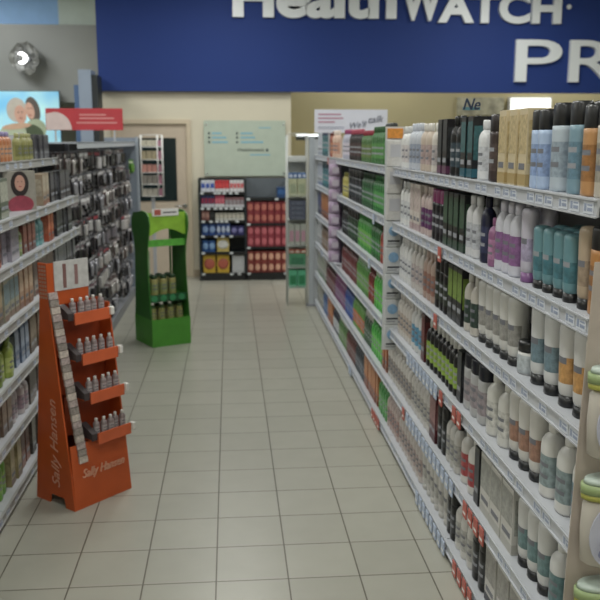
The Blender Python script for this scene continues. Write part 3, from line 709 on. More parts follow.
# ------------------------------------------------------------------ pegboard bays full of carded accessories
PB = [6.28, 7.56, 8.84, 10.10]
PN = ['nearest', 'middle', 'farthest']
DK = mat('#2a2a2e', 0.6, var=0.08)
HK = mat('#6c6e74', 0.4, 0.5, var=0)
hookm = MB().tube((0.001, 0, 0), (0.27, 0, 0.0), 0.0025, HK).tube((0.27, 0, 0), (0.285, 0, 0.018), 0.0025, HK).mesh('peg_hook')
def pack(card, item, shape, tip):
    m = MB(); c = mat(card, 0.45, var=0.15, scale=30); i = mat(item, 0.25, 0.3, var=0.1); k = mat(tip, 0.4)
    m.box(-0.001, 0.001, -0.043, 0.043, -0.145, 0.012, c)
    m.box(0.001, 0.0016, -0.038, 0.038, -0.030, -0.008, k)
    if shape == 0: m.lathe([(0.006, -0.135), (0.010, -0.12), (0.010, -0.07), (0.018, -0.05), (0.004, -0.035)], i, 1, 1, 8, off=(0.014, 0.0, 0)); m.box(0.001, 0.02, 0.015, 0.034, -0.13, -0.04, i, 0.004)
    elif shape == 1:
        for q in range(3): m.lathe([(0.010, -0.012), (0.014, 0), (0.010, 0.012)], i, 1, 1, 8, off=(0.014, -0.022 + 0.022 * q, -0.06 - 0.025 * q))
        m.box(0.001, 0.012, -0.035, 0.035, -0.135, -0.118, i, 0.003)
    elif shape == 2: m.box(0.001, 0.030, -0.030, 0.030, -0.130, -0.040, i, 0.010)
    elif shape == 3:
        for q in range(5): m.box(0.001, 0.016, -0.033 + 0.014 * q, -0.026 + 0.014 * q, -0.13, -0.045 - 0.008 * (q % 2), i, 0.002)
    else: m.prism([(0.0, -0.04), (0.028, -0.13), (0.018, -0.132), (0.0, -0.07), (-0.018, -0.132), (-0.028, -0.13)], 0.002, 0.018, i)
    return m.mesh('carded_accessory')
KINDS = [(pack('#2c2a2e', '#a6a6ae', 0, '#c0bfc4'), 'black card with silver clip', 'silver clips'),
         (pack('#8c8a8c', '#2a292c', 1, '#d0d0d2'), 'grey card with dark hair ties', 'dark ties'),
         (pack('#38363c', '#c9c7c8', 2, '#8f4048'), 'charcoal card with white blister', 'white blisters'),
         (pack('#1f1f22', '#8d8890', 3, '#b4b4b8'), 'black card with grey comb', 'grey combs'),
         (pack('#5a565a', '#16161a', 4, '#c9c8cc'), 'mid grey card with black clasp', 'black clasps'),
         (pack('#a9a8a9', '#3c3a3c', 2, '#6a5058'), 'white card with dark blister', 'dark blisters'),
         (pack('#5a4644', '#b9b6b5', 0, '#d0cccc'), 'brownish card with pale brush', 'pale brushes')]
GREENP = pack('#3e6a2c', '#6a9a4c', 2, '#b8c4a8')
ROWN = ['top', 'second', 'third', 'fourth', 'fifth', 'sixth', 'seventh', 'eighth', 'lowest']
rest = []
for b in range(3):
    y0, y1 = PB[b], PB[b + 1]; Lb = y1 - y0
    t = empty('pegboard_bay', (-1.42, y0, 0)); tag(t, '%s left pegboard bay covered in hanging carded accessories' % PN[b], 'store shelving', 'pegboard bays on the left')
    MB().box(-0.03, 0, 0, Lb, 0.02, 1.80, DK).build('peg_panel', t)
    MB().box(-0.03, 0.27, 0.002, Lb - 0.002, 0, 0.10, STEELD).build('base_deck', t)
    MB().box(-0.03, 0.33, 0.0, Lb, 1.80, 1.812, mat('#b6bcc6', 0.3, alpha=0.6, var=0.05)).build('top_canopy', t)
    MB().box(0.325, 0.33, 0.0, Lb, 1.765, 1.815, mat('#b6bcc6', 0.3, alpha=0.8, var=0.05)).build('canopy_valance', t)
    for yy in (0.0, Lb - 0.03): MB().box(0, 0.03, yy, yy + 0.03, 0.10, 1.80, STEELD).build('upright', t)
    NC = 11
    for r in range(9):
        z = 1.735 - r * 0.178
        kA, kB = random.sample(range(7), 2)
        for c in range(NC):
            y = 0.085 + (Lb - 0.17) * c / (NC - 1)
            link('peg_hook', hookm, t, (0.0, y, z))
            ki = kA if c < NC // 2 else kB
            me, dsc, short = KINDS[ki]
            x = -1.42 + random.uniform(0.17, 0.265)
            o = link('carded_accessory', me, None, (x, y0 + y + random.uniform(-0.003, 0.003), z - 0.006))
            o.rotation_euler = (random.uniform(-0.08, 0.08), 0, random.uniform(-0.45, 0.25)); sc = random.uniform(0.95, 1.22); o.scale = (sc, 1, sc)
            half = 'near half' if c < NC // 2 else 'far half'
            lb = '%s, %s peg row, %s left pegboard, %s' % (dsc, ROWN[r], PN[b], NTH[c])
            tag(o, lb, 'hair accessory', '%s, %s row of %s pegboard, %s' % (short, ROWN[r], PN[b], half))
            for q in range(2):
                rest.append((me, x - 0.045 - 0.05 * q, y0 + y, z - 0.006))
bm = bmesh.new(); allm = []
for me, x, y, z in rest:
    tmp = bmesh.new(); tmp.from_mesh(me)
    idx = []
    for m_ in me.materials:
        if m_ not in allm: allm.append(m_)
        idx.append(allm.index(m_))
    for f_ in tmp.faces: f_.material_index = idx[f_.material_index]
    bmesh.ops.transform(tmp, matrix=Matrix.Translation((x, y, z)) @ Matrix.Rotation(random.uniform(-0.15, 0.15), 4, 'Z'), verts=tmp.verts)
    mm = bpy.data.meshes.new('x'); tmp.to_mesh(mm); tmp.free(); bm.from_mesh(mm); bpy.data.meshes.remove(mm)
me = bpy.data.meshes.new('carded_stock'); bm.to_mesh(me); bm.free()
for m_ in allm: me.materials.append(m_)
tag(link('carded_stock', me), 'deeper stock of carded accessories behind the front cards on the pegs', 'hair accessories', kind='stuff')
# end panel of the left run and the wire rack past it
ep = MB().box(-1.45, -1.09, 10.11, 10.14, 0, 1.86, mat('#7d8794', 0.45, var=0.04)); ep.box(-1.09, -1.06, 10.10, 10.15, 0, 1.87, mat('#98a1ac', 0.4))
tag(ep.build('end_panel'), 'blue grey end panel closing the far end of the left pegboard', 'end panel')
# stock of slim green bottles beside the end panel is too small: one green card near the end
o = link('carded_accessory', GREENP, None, (-1.13, 9.93, 1.60)); o.rotation_euler.z = -0.5; tag(o, 'green carded pack at far top of the left pegboard', 'hair accessory')

# wire card rack
t = empty('wire_card_rack', (-0.92, 10.28, 0)); tag(t, 'white wire card rack standing in front of the dark door window', 'display rack')
m = MB(); m.box(-0.02, 0.02, -0.02, 0.02, 0.02, 1.20, STEEL); m.build('post', t)
MB().lathe([(0.18, 0), (0.18, 0.015), (0.03, 0.02)], STEELD, n=20).build('base', t)
m = MB()
for x in (-0.125, 0.07, 0.125):
    for y in (-0.06, 0.06): m.tube((x, y, 1.17), (x, y, 1.89), 0.006, WHITE)
for z in (1.17, 1.31, 1.45, 1.60, 1.75, 1.89):
    for y in (-0.06, 0.06): m.tube((-0.125, y, z), (0.125, y, z), 0.005, WHITE)
    for x in (-0.125, 0.125): m.tube((x, -0.06, z), (x, 0.06, z), 0.005, WHITE)
    if z < 1.85: m.box(-0.125, 0.125, -0.06, 0.06, z - 0.002, z + 0.001, mat('#9a9c9c', 0.5))
m.build('wire_frame', t)
for i, (z, h, c, n) in enumerate(((1.77, 0.07, '#c3bfae', 'cream'), (1.615, 0.10, '#a89d82', 'khaki'), (1.465, 0.09, '#c08a80', 'pink and grey'), (1.32, 0.11, '#8c8780', 'grey checked'), (1.18, 0.09, '#b4afa4', 'pale'))):
    for k in range(4):
        o = MB().box(-0.028, 0.028, -0.02, 0.02, 0, h, mat(c if k < 3 else '#a8788a', 0.5, var=0.3, scale=60), 0.002).build('card_pack', None, (-0.92 - 0.092 + k * 0.061, 10.26, z - 0.010))
        tag(o, 'small %s pack in the wire rack before the door, %s' % (n, ('leftmost', 'second from left', 'third from left')[k]) if k < 3 else 'small rose pack at right end of the %s row in the wire rack' % n, 'card pack', '%s packs in the wire rack' % n if k < 3 else None)

# ------------------------------------------------------------------ frosted glass sign on the wall
t = empty('wall_sign', (0.215, 11.4, 1.715)); tag(t, 'pale green frosted glass sign with small blue lines on the cream wall', 'sign')
GL = mat('#b2beb2', 0.2, var=0.03)
MB().box(-0.545, 0.535, -0.035, -0.025, -0.355, 0.37, GL, 0.002).build('glass_panel', t)
LB_ = mat('#7fb0c4', 0.5, var=0); DKM = mat('#2f3f48', 0.5, var=0)
m = MB()
for i, z in enumerate((0.205, 0.15, 0.09)):
    for x0, xa, ln in ((-0.49, -0.44, (0.13, 0.19, 0.21)[i]), (-0.12, -0.06, (0.16, 0.19, 0.30)[i])):
        MB().box(x0, x0 + 0.025, -0.038, -0.035, z - 0.014, z + 0.014, DKM).build('bullet_mark', t)
        MB().box(xa, xa + ln, -0.037, -0.035, z - 0.012, z + 0.012, LB_).build('printed_line', t)
MB().box(0.06, 0.33, -0.037, -0.035, -0.085, -0.068, LB_).build('printed_line', t); MB().box(0.18, 0.34, -0.037, -0.035, 0.27, 0.285, LB_).build('printed_line', t)
MB().text('Healthwatch', 0.062, mat('#56605a', 0.5, var=0), standM(-0.10, -0.037, -0.03), 0.001, 0.001, width=0.35).box(0.275, 0.305, -0.038, -0.035, -0.03, 0.005, DKM).build('name_line', t)
for x in (-0.51, 0.51):
    for z in (-0.32, 0.32): MB().lathe([(0.013, -0.045), (0.013, 0.0)], CHROME, off=(x, 0, z), axis='Y', n=12).build('standoff', t)

# ------------------------------------------------------------------ back display unit
t = empty('display_unit', (-0.41, 11.05, 0)); tag(t, 'dark slate low shelving unit of snacks against the cream wall', 'store shelving')
W = 1.20
MB().box(0, W, 0.30, 0.33, 0, 1.34, SLATE).build('back_panel', t)
for x in (0, 0.60, W - 0.025): MB().box(x, x + 0.025, 0.0, 0.30, 0, 1.34, SLATE).build('divider', t)
MB().box(0.025, W - 0.025, 0.0, 0.30, 0.0, 0.10, BLACK).build('plinth', t)
MB().box(0.63, 1.17, 0.27, 0.299, 1.08, 1.335, mat('#5d646b', 0.6)).build('grey_panel', t)
TW = MB().box(-0.022, 0.022, -0.003, 0, -0.013, 0.013, mat('#c9ced2', 0.5, var=0)).mesh('price_tag')
def ushelf(x0, x1, z, tags):
    s = MB().box(x0, x1, 0.005, 0.298, z - 0.012, z, SLATE); s.box(x0, x1, 0.0, 0.005, z - 0.03, z + 0.004, BLACK); s = s.build('shelf', t)
    for x in tags: link('price_tag', TW, s, (x, 0, z - 0.013))
LZ = [1.165, 0.965, 0.795, 0.60, 0.38]; RZ = [1.085, 0.755, 0.445]
LT = [(0.05, 0.22, 0.27, 0.34, 0.42, 0.50), (0.05, 0.13, 0.22, 0.29, 0.36, 0.43, 0.50, 0.55), (0.06, 0.16, 0.24, 0.30, 0.36, 0.50), (0.05, 0.22, 0.31, 0.42), (0.05, 0.42)]
for z, tg in zip(LZ, LT): ushelf(0.025, 0.60, z, tg)
for z, tg in zip(RZ, [(0.65, 1.02), (0.65,), (0.65,)]): ushelf(0.625, W - 0.025, z, tg)
for x in (0.05, 0.42, 0.52, 0.65, 1.14):
    link('price_tag', TW, [c for c in t.children if c.name.startswith('plinth')][0], (x, 0, 0.086))
def LR(k, n): return 'single' if n == 1 else 'leftmost' if k == 0 else 'rightmost' if k == n - 1 else ['', 'second', 'third', 'fourth', 'fifth', 'sixth'][k] + ' from left'
def ubox(name, x0, x1, z, h, body, lab, desc, cat, grp=None, n=1, dp=0.12, shape='box', band=None):
    wdt = (x1 - x0) / n
    m = MB(); b_ = mat(body, 0.4, var=0.15, scale=40); l_ = mat(lab, 0.4, var=0.3, scale=60)
    ww = wdt * 0.46
    if shape == 'box':
        m.box(-ww, ww, -dp / 2, dp / 2, 0, h, b_, 0.003)
        if name == 'chocolate_box': m.lathe([(0.75, -dp / 2 - 0.001), (0.8, -dp / 2 + 0.001)], l_, ww, h * 0.42, 12, off=(0, 0, h * 0.5), axis='Y')
        else: m.box(-ww * 0.8, ww * 0.8, -dp / 2 - 0.001, -dp / 2 + 0.001, h * 0.35, h * 0.75, l_)
    elif shape == 'bag':
        pts = [(-ww, 0.0), (-ww * 0.9, h * 0.1), (-ww, h * 0.5), (-ww * 0.92, h * 0.92), (-ww, h), (ww, h), (ww * 0.92, h * 0.92), (ww, h * 0.5), (ww * 0.9, h * 0.1), (ww, 0)]
        m.prism(pts, -dp / 3, dp / 3, b_, 'XZ')
        m.lathe([(0.5, -dp / 3 - 0.012), (0.8, -dp / 3 - 0.006), (0.9, -dp / 3 + 0.001)], l_, ww, h * 0.36, 14, off=(0, 0, h * 0.5), axis='Y')
    elif shape == 'bottle':
        m.lathe([(0.9, 0), (1, 0.02), (1, h * 0.6), (0.6, h * 0.75), (0.4, h * 0.8), (0.45, h), (0, h)], b_, ww, ww, 12)
        m.box(-ww * 0.8, ww * 0.8, -ww - 0.001, -ww * 0.6, h * 0.2, h * 0.5, l_)
    if band: m.box(-ww * 1.005, ww * 1.005, -dp / 2 - 0.0015, -dp / 2 + 0.001, 0.0, h * 0.3, mat(band, 0.4))
    me = m.mesh(name)
    for k in range(n):
        o = link(name, me, None, (-0.41 + x0 + wdt * (k + 0.5), 11.05 + 0.02 + dp / 2, z + 0.0006)); tag(o, desc + (', ' + LR(k, n) if n > 1 else ''), cat, grp or (desc if n > 1 else None))
U = ubox
U('medicine_box', .035, .215, 1.165, .15, '#c9cdd8', '#3a55a8', 'white box with blue band on top left of dark unit', 'box', n=3)
U('medicine_box', .22, .405, 1.165, .15, '#b8333a', '#c84a4c', 'red box with white foot on top shelf of dark unit', 'box', n=4, band='#c9c9cc')
U('medicine_box', .41, .595, 1.165, .15, '#ccccd0', '#c25a5e', 'white box with red print on top shelf of dark unit', 'box', n=4)
U('snack_pack', .035, .21, .965, .16, '#2a3560', '#8a3048', 'navy and red pack on second shelf of dark unit', 'pack', n=4, band='#b9bcc4')
U('snack_pack', .215, .34, .965, .16, '#a04058', '#c26a78', 'pink red pack on second shelf of dark unit', 'pack', n=3, band='#c4c6ca')
U('snack_pack', .345, .595, .965, .13, '#7d5a5e', '#8d8a90', 'greyish red pack on second shelf of dark unit', 'pack', n=5, band='#b9bbc0')
U('snack_pack', .035, .14, .795, .13, '#7a5450', '#9a7a70', 'brownish pack on third shelf of dark unit', 'pack', n=2)
U('snack_pack', .145, .21, .795, .13, '#17191c', '#2a2d30', 'black pack on third shelf of dark unit', 'pack')
U('snack_pack', .215, .595, .795, .10, '#8f8d84', '#b4b0a4', 'small stone-coloured pack on third shelf of dark unit', 'pack', n=7, band='#b9b9b4')
U('snack_bag', .035, .22, .60, .15, '#32508f', '#8ba4cc', 'royal blue bag on fourth shelf of dark unit', 'snack bag', n=2, shape='bag')
U('snack_bag', .225, .41, .60, .15, '#4c67a8', '#b9c4d8', 'light blue bag on fourth shelf of dark unit', 'snack bag', n=3, shape='bag')
U('snack_bag', .415, .595, .60, .12, '#3a3a72', '#7a78a8', 'violet blue bag on fourth shelf of dark unit', 'snack bag', n=2, shape='bag')
U('snack_bag', .035, .21, .38, .15, '#2f5a98', '#7ea0c8', 'blue bag on fifth shelf of dark unit', 'snack bag', n=2, shape='bag')
U('snack_bag', .22, .40, .38, .19, '#c4b26a', '#cfd0cc', 'white and yellow bag on fifth shelf of dark unit', 'snack bag', shape='bag')
U('snack_bag', .035, .40, .1005, .235, '#c4a23c', '#a85a4a', 'yellow bag with red picture at bottom of dark unit', 'snack bag', n=2, shape='bag')
# white grid basket
m = MB(); gx0, gx1 = 0.43, 0.59
m.box(gx0, gx1, 0.04, 0.16, 0.101, 0.33, mat('#a9aeb4', 0.5), 0.003)
for k in range(6): m.box(gx0 + 0.004 + k * 0.029, gx0 + 0.010 + k * 0.029, 0.036, 0.04, 0.101, 0.33, WHITE)
for k in range(7): m.box(gx0, gx1, 0.035, 0.04, 0.105 + k * 0.035, 0.111 + k * 0.035, WHITE)
o = m.build('wire_basket', None, (-0.41, 11.05, 0)); tag(o, 'white grid-fronted basket at the bottom of dark unit', 'basket')
U('snack_pack', 1.02, 1.165, 1.085, .14, '#24406a', '#33588a', 'dark blue pack alone on the upper right of dark unit', 'pack')
cols = [('#7c2c34', '#a8685c', 'amber-picture dark red box, upper red shelf'), ('#853440', '#b06068', 'pink-picture crimson box, middle red shelf'), ('#7c3430', '#c49a84', 'cream-picture brick red box, bottom red shelf')]
for z0, (b_, l_, dsc) in zip((0.755, 0.445, 0.1005), cols):
    for r in range(2):
        U('chocolate_box', .63, 1.17, z0 + r * 0.142, .14, b_, l_, '%s of dark unit, %s layer' % (dsc, ('lower', 'upper')[r]), 'box', n=6, dp=0.16)

# ------------------------------------------------------------------ white wire floor rack at the end of the right shelving
t = empty('wire_floor_rack', (0.745, 9.35, 0)); tag(t, 'white wire floor rack of packs beside the far end post', 'display rack')
m = MB()
WR = mat('#b9bdbb', 0.4, var=0.03)
for x in (-0.115, 0.105):
    for y in (-0.10, 0.10): m.tube((x, y, 0), (x, y, 1.88), 0.007, WR)
for x in (-0.115, 0.105): m.tube((x, -0.10, 1.88), (x, 0.10, 1.88), 0.006, WR)
m.build('post_frame', t)
for z in (0.20, 0.435, 0.675, 0.965, 1.215, 1.60, 1.88):
    s = MB().box(-0.108, 0.098, -0.10, 0.10, z - 0.005, z, WR)
    s.tube((-0.115, -0.10, z + 0.02), (0.105, -0.10, z + 0.02), 0.004, WR)
    s.build('wire_shelf', t)
MB().box(-0.108, 0.098, 0.098, 0.10, 0.2, 1.59, mat('#a9adaa', 0.5, var=0.05)).build('back_sheet', t)
MB().box(-0.105, 0.095, -0.06, 0.06, 1.6, 1.66, mat('#c9ccca', 0.5, var=0.05), 0.01).build('white_top_box', t)
def rackp(n, z, h, body, lab, desc, dp=0.08, stack=1):
    wd = 0.195 / n
    m = MB().box(-wd * .46, wd * .46, -dp / 2, dp / 2, 0, h, mat(body, 0.4, var=0.15, scale=40), 0.004); m.box(-wd * .34, wd * .34, -dp / 2 - .001, -dp / 2 + .001, h * .2, h * .7, mat(lab, 0.4, var=0.2, scale=50)); me = m.mesh('p')
    for s in range(stack):
        for k in range(n):
            o = link('soap_pack', me, None, (0.742 - 0.0975 + wd * (k + .5), 9.31, z + 0.0006 + s * (h + 0.001))); tag(o, desc + ' in the white wire rack' + (', ' + LR(k, n) if n > 1 else '') + ((', ' + ('lowest', 'second', 'third', 'topmost')[s] + ' of its stack') if stack > 1 else ''), 'pack', desc if n * stack > 1 else None)
rackp(2, .20, .20, '#5aa884', '#2f7a52', 'bright green pack')
rackp(1, .435, .15, '#4f8a68', '#3d7458', 'single sea green pack')
rackp(3, .587, .045, '#a05a48', '#b9b0a4', 'flat rust pack on the sea green one')
rackp(3, .675, .24, '#9fa49c', '#b08a98', 'grey pack with pink print')
rackp(1, .965, .052, '#4a5060', '#5f6674', 'flat slate slab pack', 0.14, 4)
rackp(2, 1.215, .20, '#b4b898', '#9aa48a', 'pale olive pack')
rackp(4, 1.417, .06, '#5a7cb0', '#c0c8d8', 'small blue pack topping the olive packs')
# ------------------------------------------------------------------ green cardboard display
a28 = math.radians(28)
t = empty('cardboard_display', (-0.706, 7.389, 0), a28); tag(t, 'bright green cardboard floor display with scalloped sides before the door', 'floor display')
G1 = mat('#519a38', 0.5, var=0.06); G2 = mat('#34742a', 0.5, var=0.08); G3 = mat('#8bb83c', 0.5, var=0.12, scale=14)
GW, GD = 0.375, 0.40
m = MB(); m.box(0, GW, 0, GD, 0, 0.05, G1); m.box(0, GW, 0, 0.01, 0.05, 0.25, G1); m.box(0, 0.01, 0.01, GD, 0.05, 0.25, G1); m.box(GW - 0.01, GW, 0.01, GD, 0.05, 0.25, G1); m.box(0.01, GW - 0.01, GD - 0.01, GD, 0.05, 0.25, G1); m.box(0.01, GW - 0.01, 0.01, GD - 0.01, 0.21, 0.215, G1)
m.build('base_box', t)
prof = [(0.012, 0.25), (0.03, 0.40), (0.055, 0.60), (0.065, 0.80), (0.05, 0.90), (0.01, 1.02), (-0.01, 1.10), (0.01, 1.17), (0.06, 1.205), (0.16, 1.215), (0.25, 1.20), (0.36, 1.19), (0.41, 1.13), (0.41, 1.05), (0.37, 0.95), (0.35, 0.85), (0.36, 0.6), (0.39, 0.25)]
for x in (0.0, GW - 0.008): MB().prism(prof, x, x + 0.008, G2).build('side_panel', t)
arch = [(0.008, 1.20), (0.008, 1.0)] + [(0.03 + 0.315 * j / 10, 1.0 + 0.055 * math.sin(math.pi * j / 10)) for j in range(11)] + [(GW - 0.008, 1.0), (GW - 0.008, 1.20)]
MB().prism(arch, 0.045, 0.052, G3, 'XZ').build('header_panel', t)
c = MB().box(0.05, 0.30, 0.038, 0.042, 1.17, 1.235, WHITE); c.box(0.07, 0.13, 0.036, 0.038, 1.18, 1.228, RED); c.box(0.15, 0.28, 0.037, 0.038, 1.195, 1.205, INK); c.build('header_card', t)
for z, lip, col in ((0.905, 0.055, mat('#5aa840', 0.5, var=0.2, scale=40)), (0.45, 0.0, None)):
    s = MB().box(0.009, GW - 0.009, 0.07, 0.345, z - 0.006, z, G2)
    if lip: s.box(0.009, GW - 0.009, 0.062, 0.07, z - 0.006, z + lip, col)
    s = s.build('shelf', t)
    if not lip:
        l = MB().box(0.009, GW - 0.009, 0.05, 0.07, z - 0.05, z + 0.015, mat('#1f5430', 0.5))
        for k in range(4): l.lathe([(0.030, 0), (0.030, 0.004)], mat('#3d8a5c', 0.4), off=(0.05 + 0.088 * k, 0.045, z - 0.018), axis='Y', n=14)
        l.build('shelf_lip', s)
for x in (0.02, GW - 0.035): MB().box(x, x + 0.015, 0.345, 0.355, 0.215, 1.15, G2).build('back_strut', t)
Rz = Matrix.Rotation(a28, 4, 'Z')
jar = bottle('can', .070, .070, .185, '#a59c58', '#2c4a2c', '#8a9a58')
jar2 = bottle('can', .064, .064, .150, '#9a9850', '#4a6a3a', '#b0a868')
def gp(x, y, z): v = Rz @ Vector((x, y, 0)); return (v.x - 0.706, v.y + 7.389, z)
for k in range(4):
    for r in range(2):
        o = put('tonic_bottle', jar2, gp(0.055 + 0.088 * k, 0.115 + 0.10 * r, 0.2155), a28 + math.pi / 2, 'lid'); tag(o, 'gold-green bottle, low tier of green display, %s, %s row' % (LR(k, 4), ('front', 'back')[r]), 'bottle', 'low tier bottles of green display')
for k in range(3):
    for r in range(2):
        o = put('tonic_bottle', jar, gp(0.085 + 0.088 * k, 0.13 + 0.10 * r, 0.4505), a28 + math.pi / 2, 'lid'); tag(o, 'taller gold-green bottle, middle tier of green display, %s, %s row' % (LR(k, 3), ('front', 'back')[r]), 'bottle', 'middle tier bottles of green display')
clips = MB()
for k in range(5): clips.box(0.012, 0.040, 0.10 + 0.035 * k, 0.125 + 0.035 * k, 0.64, 0.86, mat('#8a9880', 0.4, var=0.25, scale=40), 0.003)
clips.build('leaflet_pocket', t)

# ------------------------------------------------------------------ orange cosmetics display
a48 = math.radians(48)
OX, OY = -0.795, 4.003
t = empty('cosmetics_display', (OX, OY, 0), a48); tag(t, 'orange cardboard stepped cosmetics stand with white script in the aisle', 'floor display')
O1 = mat('#bb5426', 0.45, var=0.06); O2 = mat('#9c4220', 0.5, var=0.08)
OW = 0.372
def vf(z): return 0.02 * min(1, z / 0.2) + 0.105 * max(0, (z - 0.2)) / 0.86
side = [(0, 0), (0.02, 0.2), (vf(1.06), 1.06), (vf(1.06), 1.24), (0.19, 1.24), (0.19, 1.06), (0.31, 0), (0.20, 0), (0.19, 0.05), (0.08, 0.05), (0.07, 0)]
side_r = [(0, 0), (0.02, 0.2), (vf(1.0), 1.0), (0.19, 1.0), (0.31, 0), (0.20, 0), (0.19, 0.05), (0.08, 0.05), (0.07, 0)]
for x in (0.0, OW - 0.008):
    s = MB().prism(side if x == 0 else side_r, x, x + 0.008, O1).build('side_panel', t)
    if x == 0:
        # reads upwards on the outer (-x) face
        MB().text('Sally Hansen', 0.085, mat('#cf9a84', 0.5), Matrix(((0, 0, -1, -0.0015), (0, 1, 0, 0), (1, 0, 0, 0), (0, 0, 0, 1))) @ Matrix.Identity(4) if False else Matrix(((0, 0, -1, -0.0015), (0, 1, 0, 0.11), (1, 0, 0, 0.10), (0, 0, 0, 1))), 0.0008, 0.0, 0.35, width=0.46).build('script_lettering', s)
fp = MB().prism([(0.0, 0.0), (0.004, 0.0), (0.028, 0.33), (0.022, 0.33)], 0.008, OW - 0.008, O1).build('front_panel', t)
MB().text('Sally Hansen', 0.062, mat('#d8a288', 0.5), standM(0.065, 0.006, 0.155, 0, -0.07), 0.004, 0.0, 0.35, width=0.27).build('script_lettering', fp)
MB().prism([(0.30, 0.05), (0.305, 0.05), (0.20, 1.02), (0.195, 1.02)], 0.008, OW - 0.008, O2).build('back_panel', t)
CH = mat('#3c3436', 0.5)
TZ = [0.345, 0.555, 0.755, 0.96]
bt = bottle('bottle', .032, .032, .095, '#8a7a7c', '#cfccca', '#a8a0a2')
for i, z in enumerate(TZ):
    v = vf(z)
    X0, X1 = ((0.150, 0.363), (0.135, 0.350), (0.115, 0.340), (0.100, 0.315))[i]
    tr = MB().box(X0 - 0.036, X1, v - 0.05, v + 0.12, z - 0.006, z, O2)
    tr.box(X0, X1, v - 0.062, v - 0.055, z - 0.03, z + 0.028, mat('#c8603a', 0.4, var=0.08))
    tr = tr.build('tray', t)
    MB().prism([(v - 0.055, z - 0.006), (v - 0.055, z + 0.03), (v + 0.03, z + 0.075), (v + 0.03, z - 0.006)], X0 - 0.035, X0 - 0.002, CH).build('tray_end', tr)
    # riser below the tray
    if i < 3: MB().box(0.075, OW - 0.009, v + 0.10, v + 0.104, z, TZ[i + 1] - 0.008, O2).build('riser', t)
    e = MB().box(X1 + 0.001, X1 + 0.024, v - 0.075, v - 0.045, z - 0.012, z + 0.03, mat('#d5d3d0', 0.35), 0.006); e.build('price_clip', tr)
    for k in range(5):
        vv = Matrix.Rotation(a48, 4, 'Z') @ Vector((X0 + 0.022 + (X1 - X0 - 0.044) / 4 * k, v - 0.03 + random.uniform(0, 0.02), 0))
        o = put('nail_polish_bottle', bt, (OX + vv.x, OY + vv.y, z + 0.0008), a48 + math.pi / 2)
        tn = ['lowest', 'second lowest', 'second highest', 'highest'][i]
        tag(o, 'slim bottle with white cap, %s tray of orange stand, %s' % (tn, LR(k, 5)), 'bottle', 'bottles on the %s orange tray' % tn)
# swatch strip down the front left edge
p0 = Vector((0.050, vf(0.24) - 0.022, 0.235)); p1 = Vector((-0.004, vf(1.08) - 0.016, 1.10))
dv = (p1 - p0)
sw = MB()
SWM = [mat('#b9aea6', 0.4, var=0.25, scale=70), mat('#8d8580', 0.4, var=0.3, scale=90), mat('#a89a98', 0.4, var=0.3, scale=90)]
for k in range(24):
    a = p0 + dv * (k / 24); b = p0 + dv * ((k + 0.9) / 24)
    sw.prism([(a.y, a.z), (b.y, b.z), (b.y + 0.012, b.z), (a.y + 0.012, a.z)], a.x, a.x + 0.050, SWM[k % 3])
sw.build('swatch_strip', t)
hd = MB().box(0.0, 0.245, vf(1.06) - 0.003, vf(1.06), 1.03, 1.24, O1); hd.build('header_panel', t)
hc = MB().box(0.04, 0.245, vf(1.06) - 0.008, vf(1.06) - 0.003, 1.10, 1.245, mat('#bdbcbc', 0.5, var=0.12, scale=30)); hc.box(0.09, 0.11, vf(1.06) - 0.009, vf(1.06) - 0.008, 1.11, 1.23, mat('#7c5a58', 0.5)); hc.box(0.16, 0.18, vf(1.06) - 0.009, vf(1.06) - 0.008, 1.12, 1.22, mat('#8a6a6a', 0.5)); hc.build('header_card', t)
ps = MB()
for r in range(9):
    for q in range(3): ps.box(-0.0012, 0.0, vf(1.06) + 0.004 + q * 0.02, vf(1.06) + 0.018 + q * 0.02, 1.065 + r * 0.019, 1.077 + r * 0.019, mat('#b08a7a', 0.5))
ps.build('side_pattern', t)

# ------------------------------------------------------------------ things seen above the left shelving
t = empty('topper_sign', (-1.48, 9.0, 1.815)); tag(t, 'translucent red topper sign with white corner over the left pegboard', 'sign')
RD = mat('#c0404a', 0.35, var=0.06, scale=6, alpha=0.88)
MB().box(-0.39, 0.39, -0.006, 0.0, 0.115, 0.335, RD, 0.001).build('red_panel', t)
m = MB(); pts = [(-0.385, 0.118), (-0.385, 0.28)] + [(-0.30 + 0.17 * math.sin(a), 0.118 + 0.18 * math.cos(a)) for a in [j * math.pi / 16 for j in range(9)]]
m.prism(pts, -0.009, -0.0065, mat('#d6c4c4', 0.5), 'XZ'); m.build('white_corner', t)
m = MB()
for i, (z, a, b) in enumerate(((0.27, -0.05, 0.22), (0.235, -0.05, 0.30), (0.19, -0.08, 0.33))): MB().box(a, b, -0.008, -0.0065, z - 0.008, z + 0.008, mat('#cf8c8c', 0.5, var=0)).build('printed_line', t)
for x in (-0.3, 0.3): MB().box(x - 0.008, x + 0.008, -0.0, 0.012, 0.0, 0.13, CLEAR if False else STEEL).build('sign_leg', t)

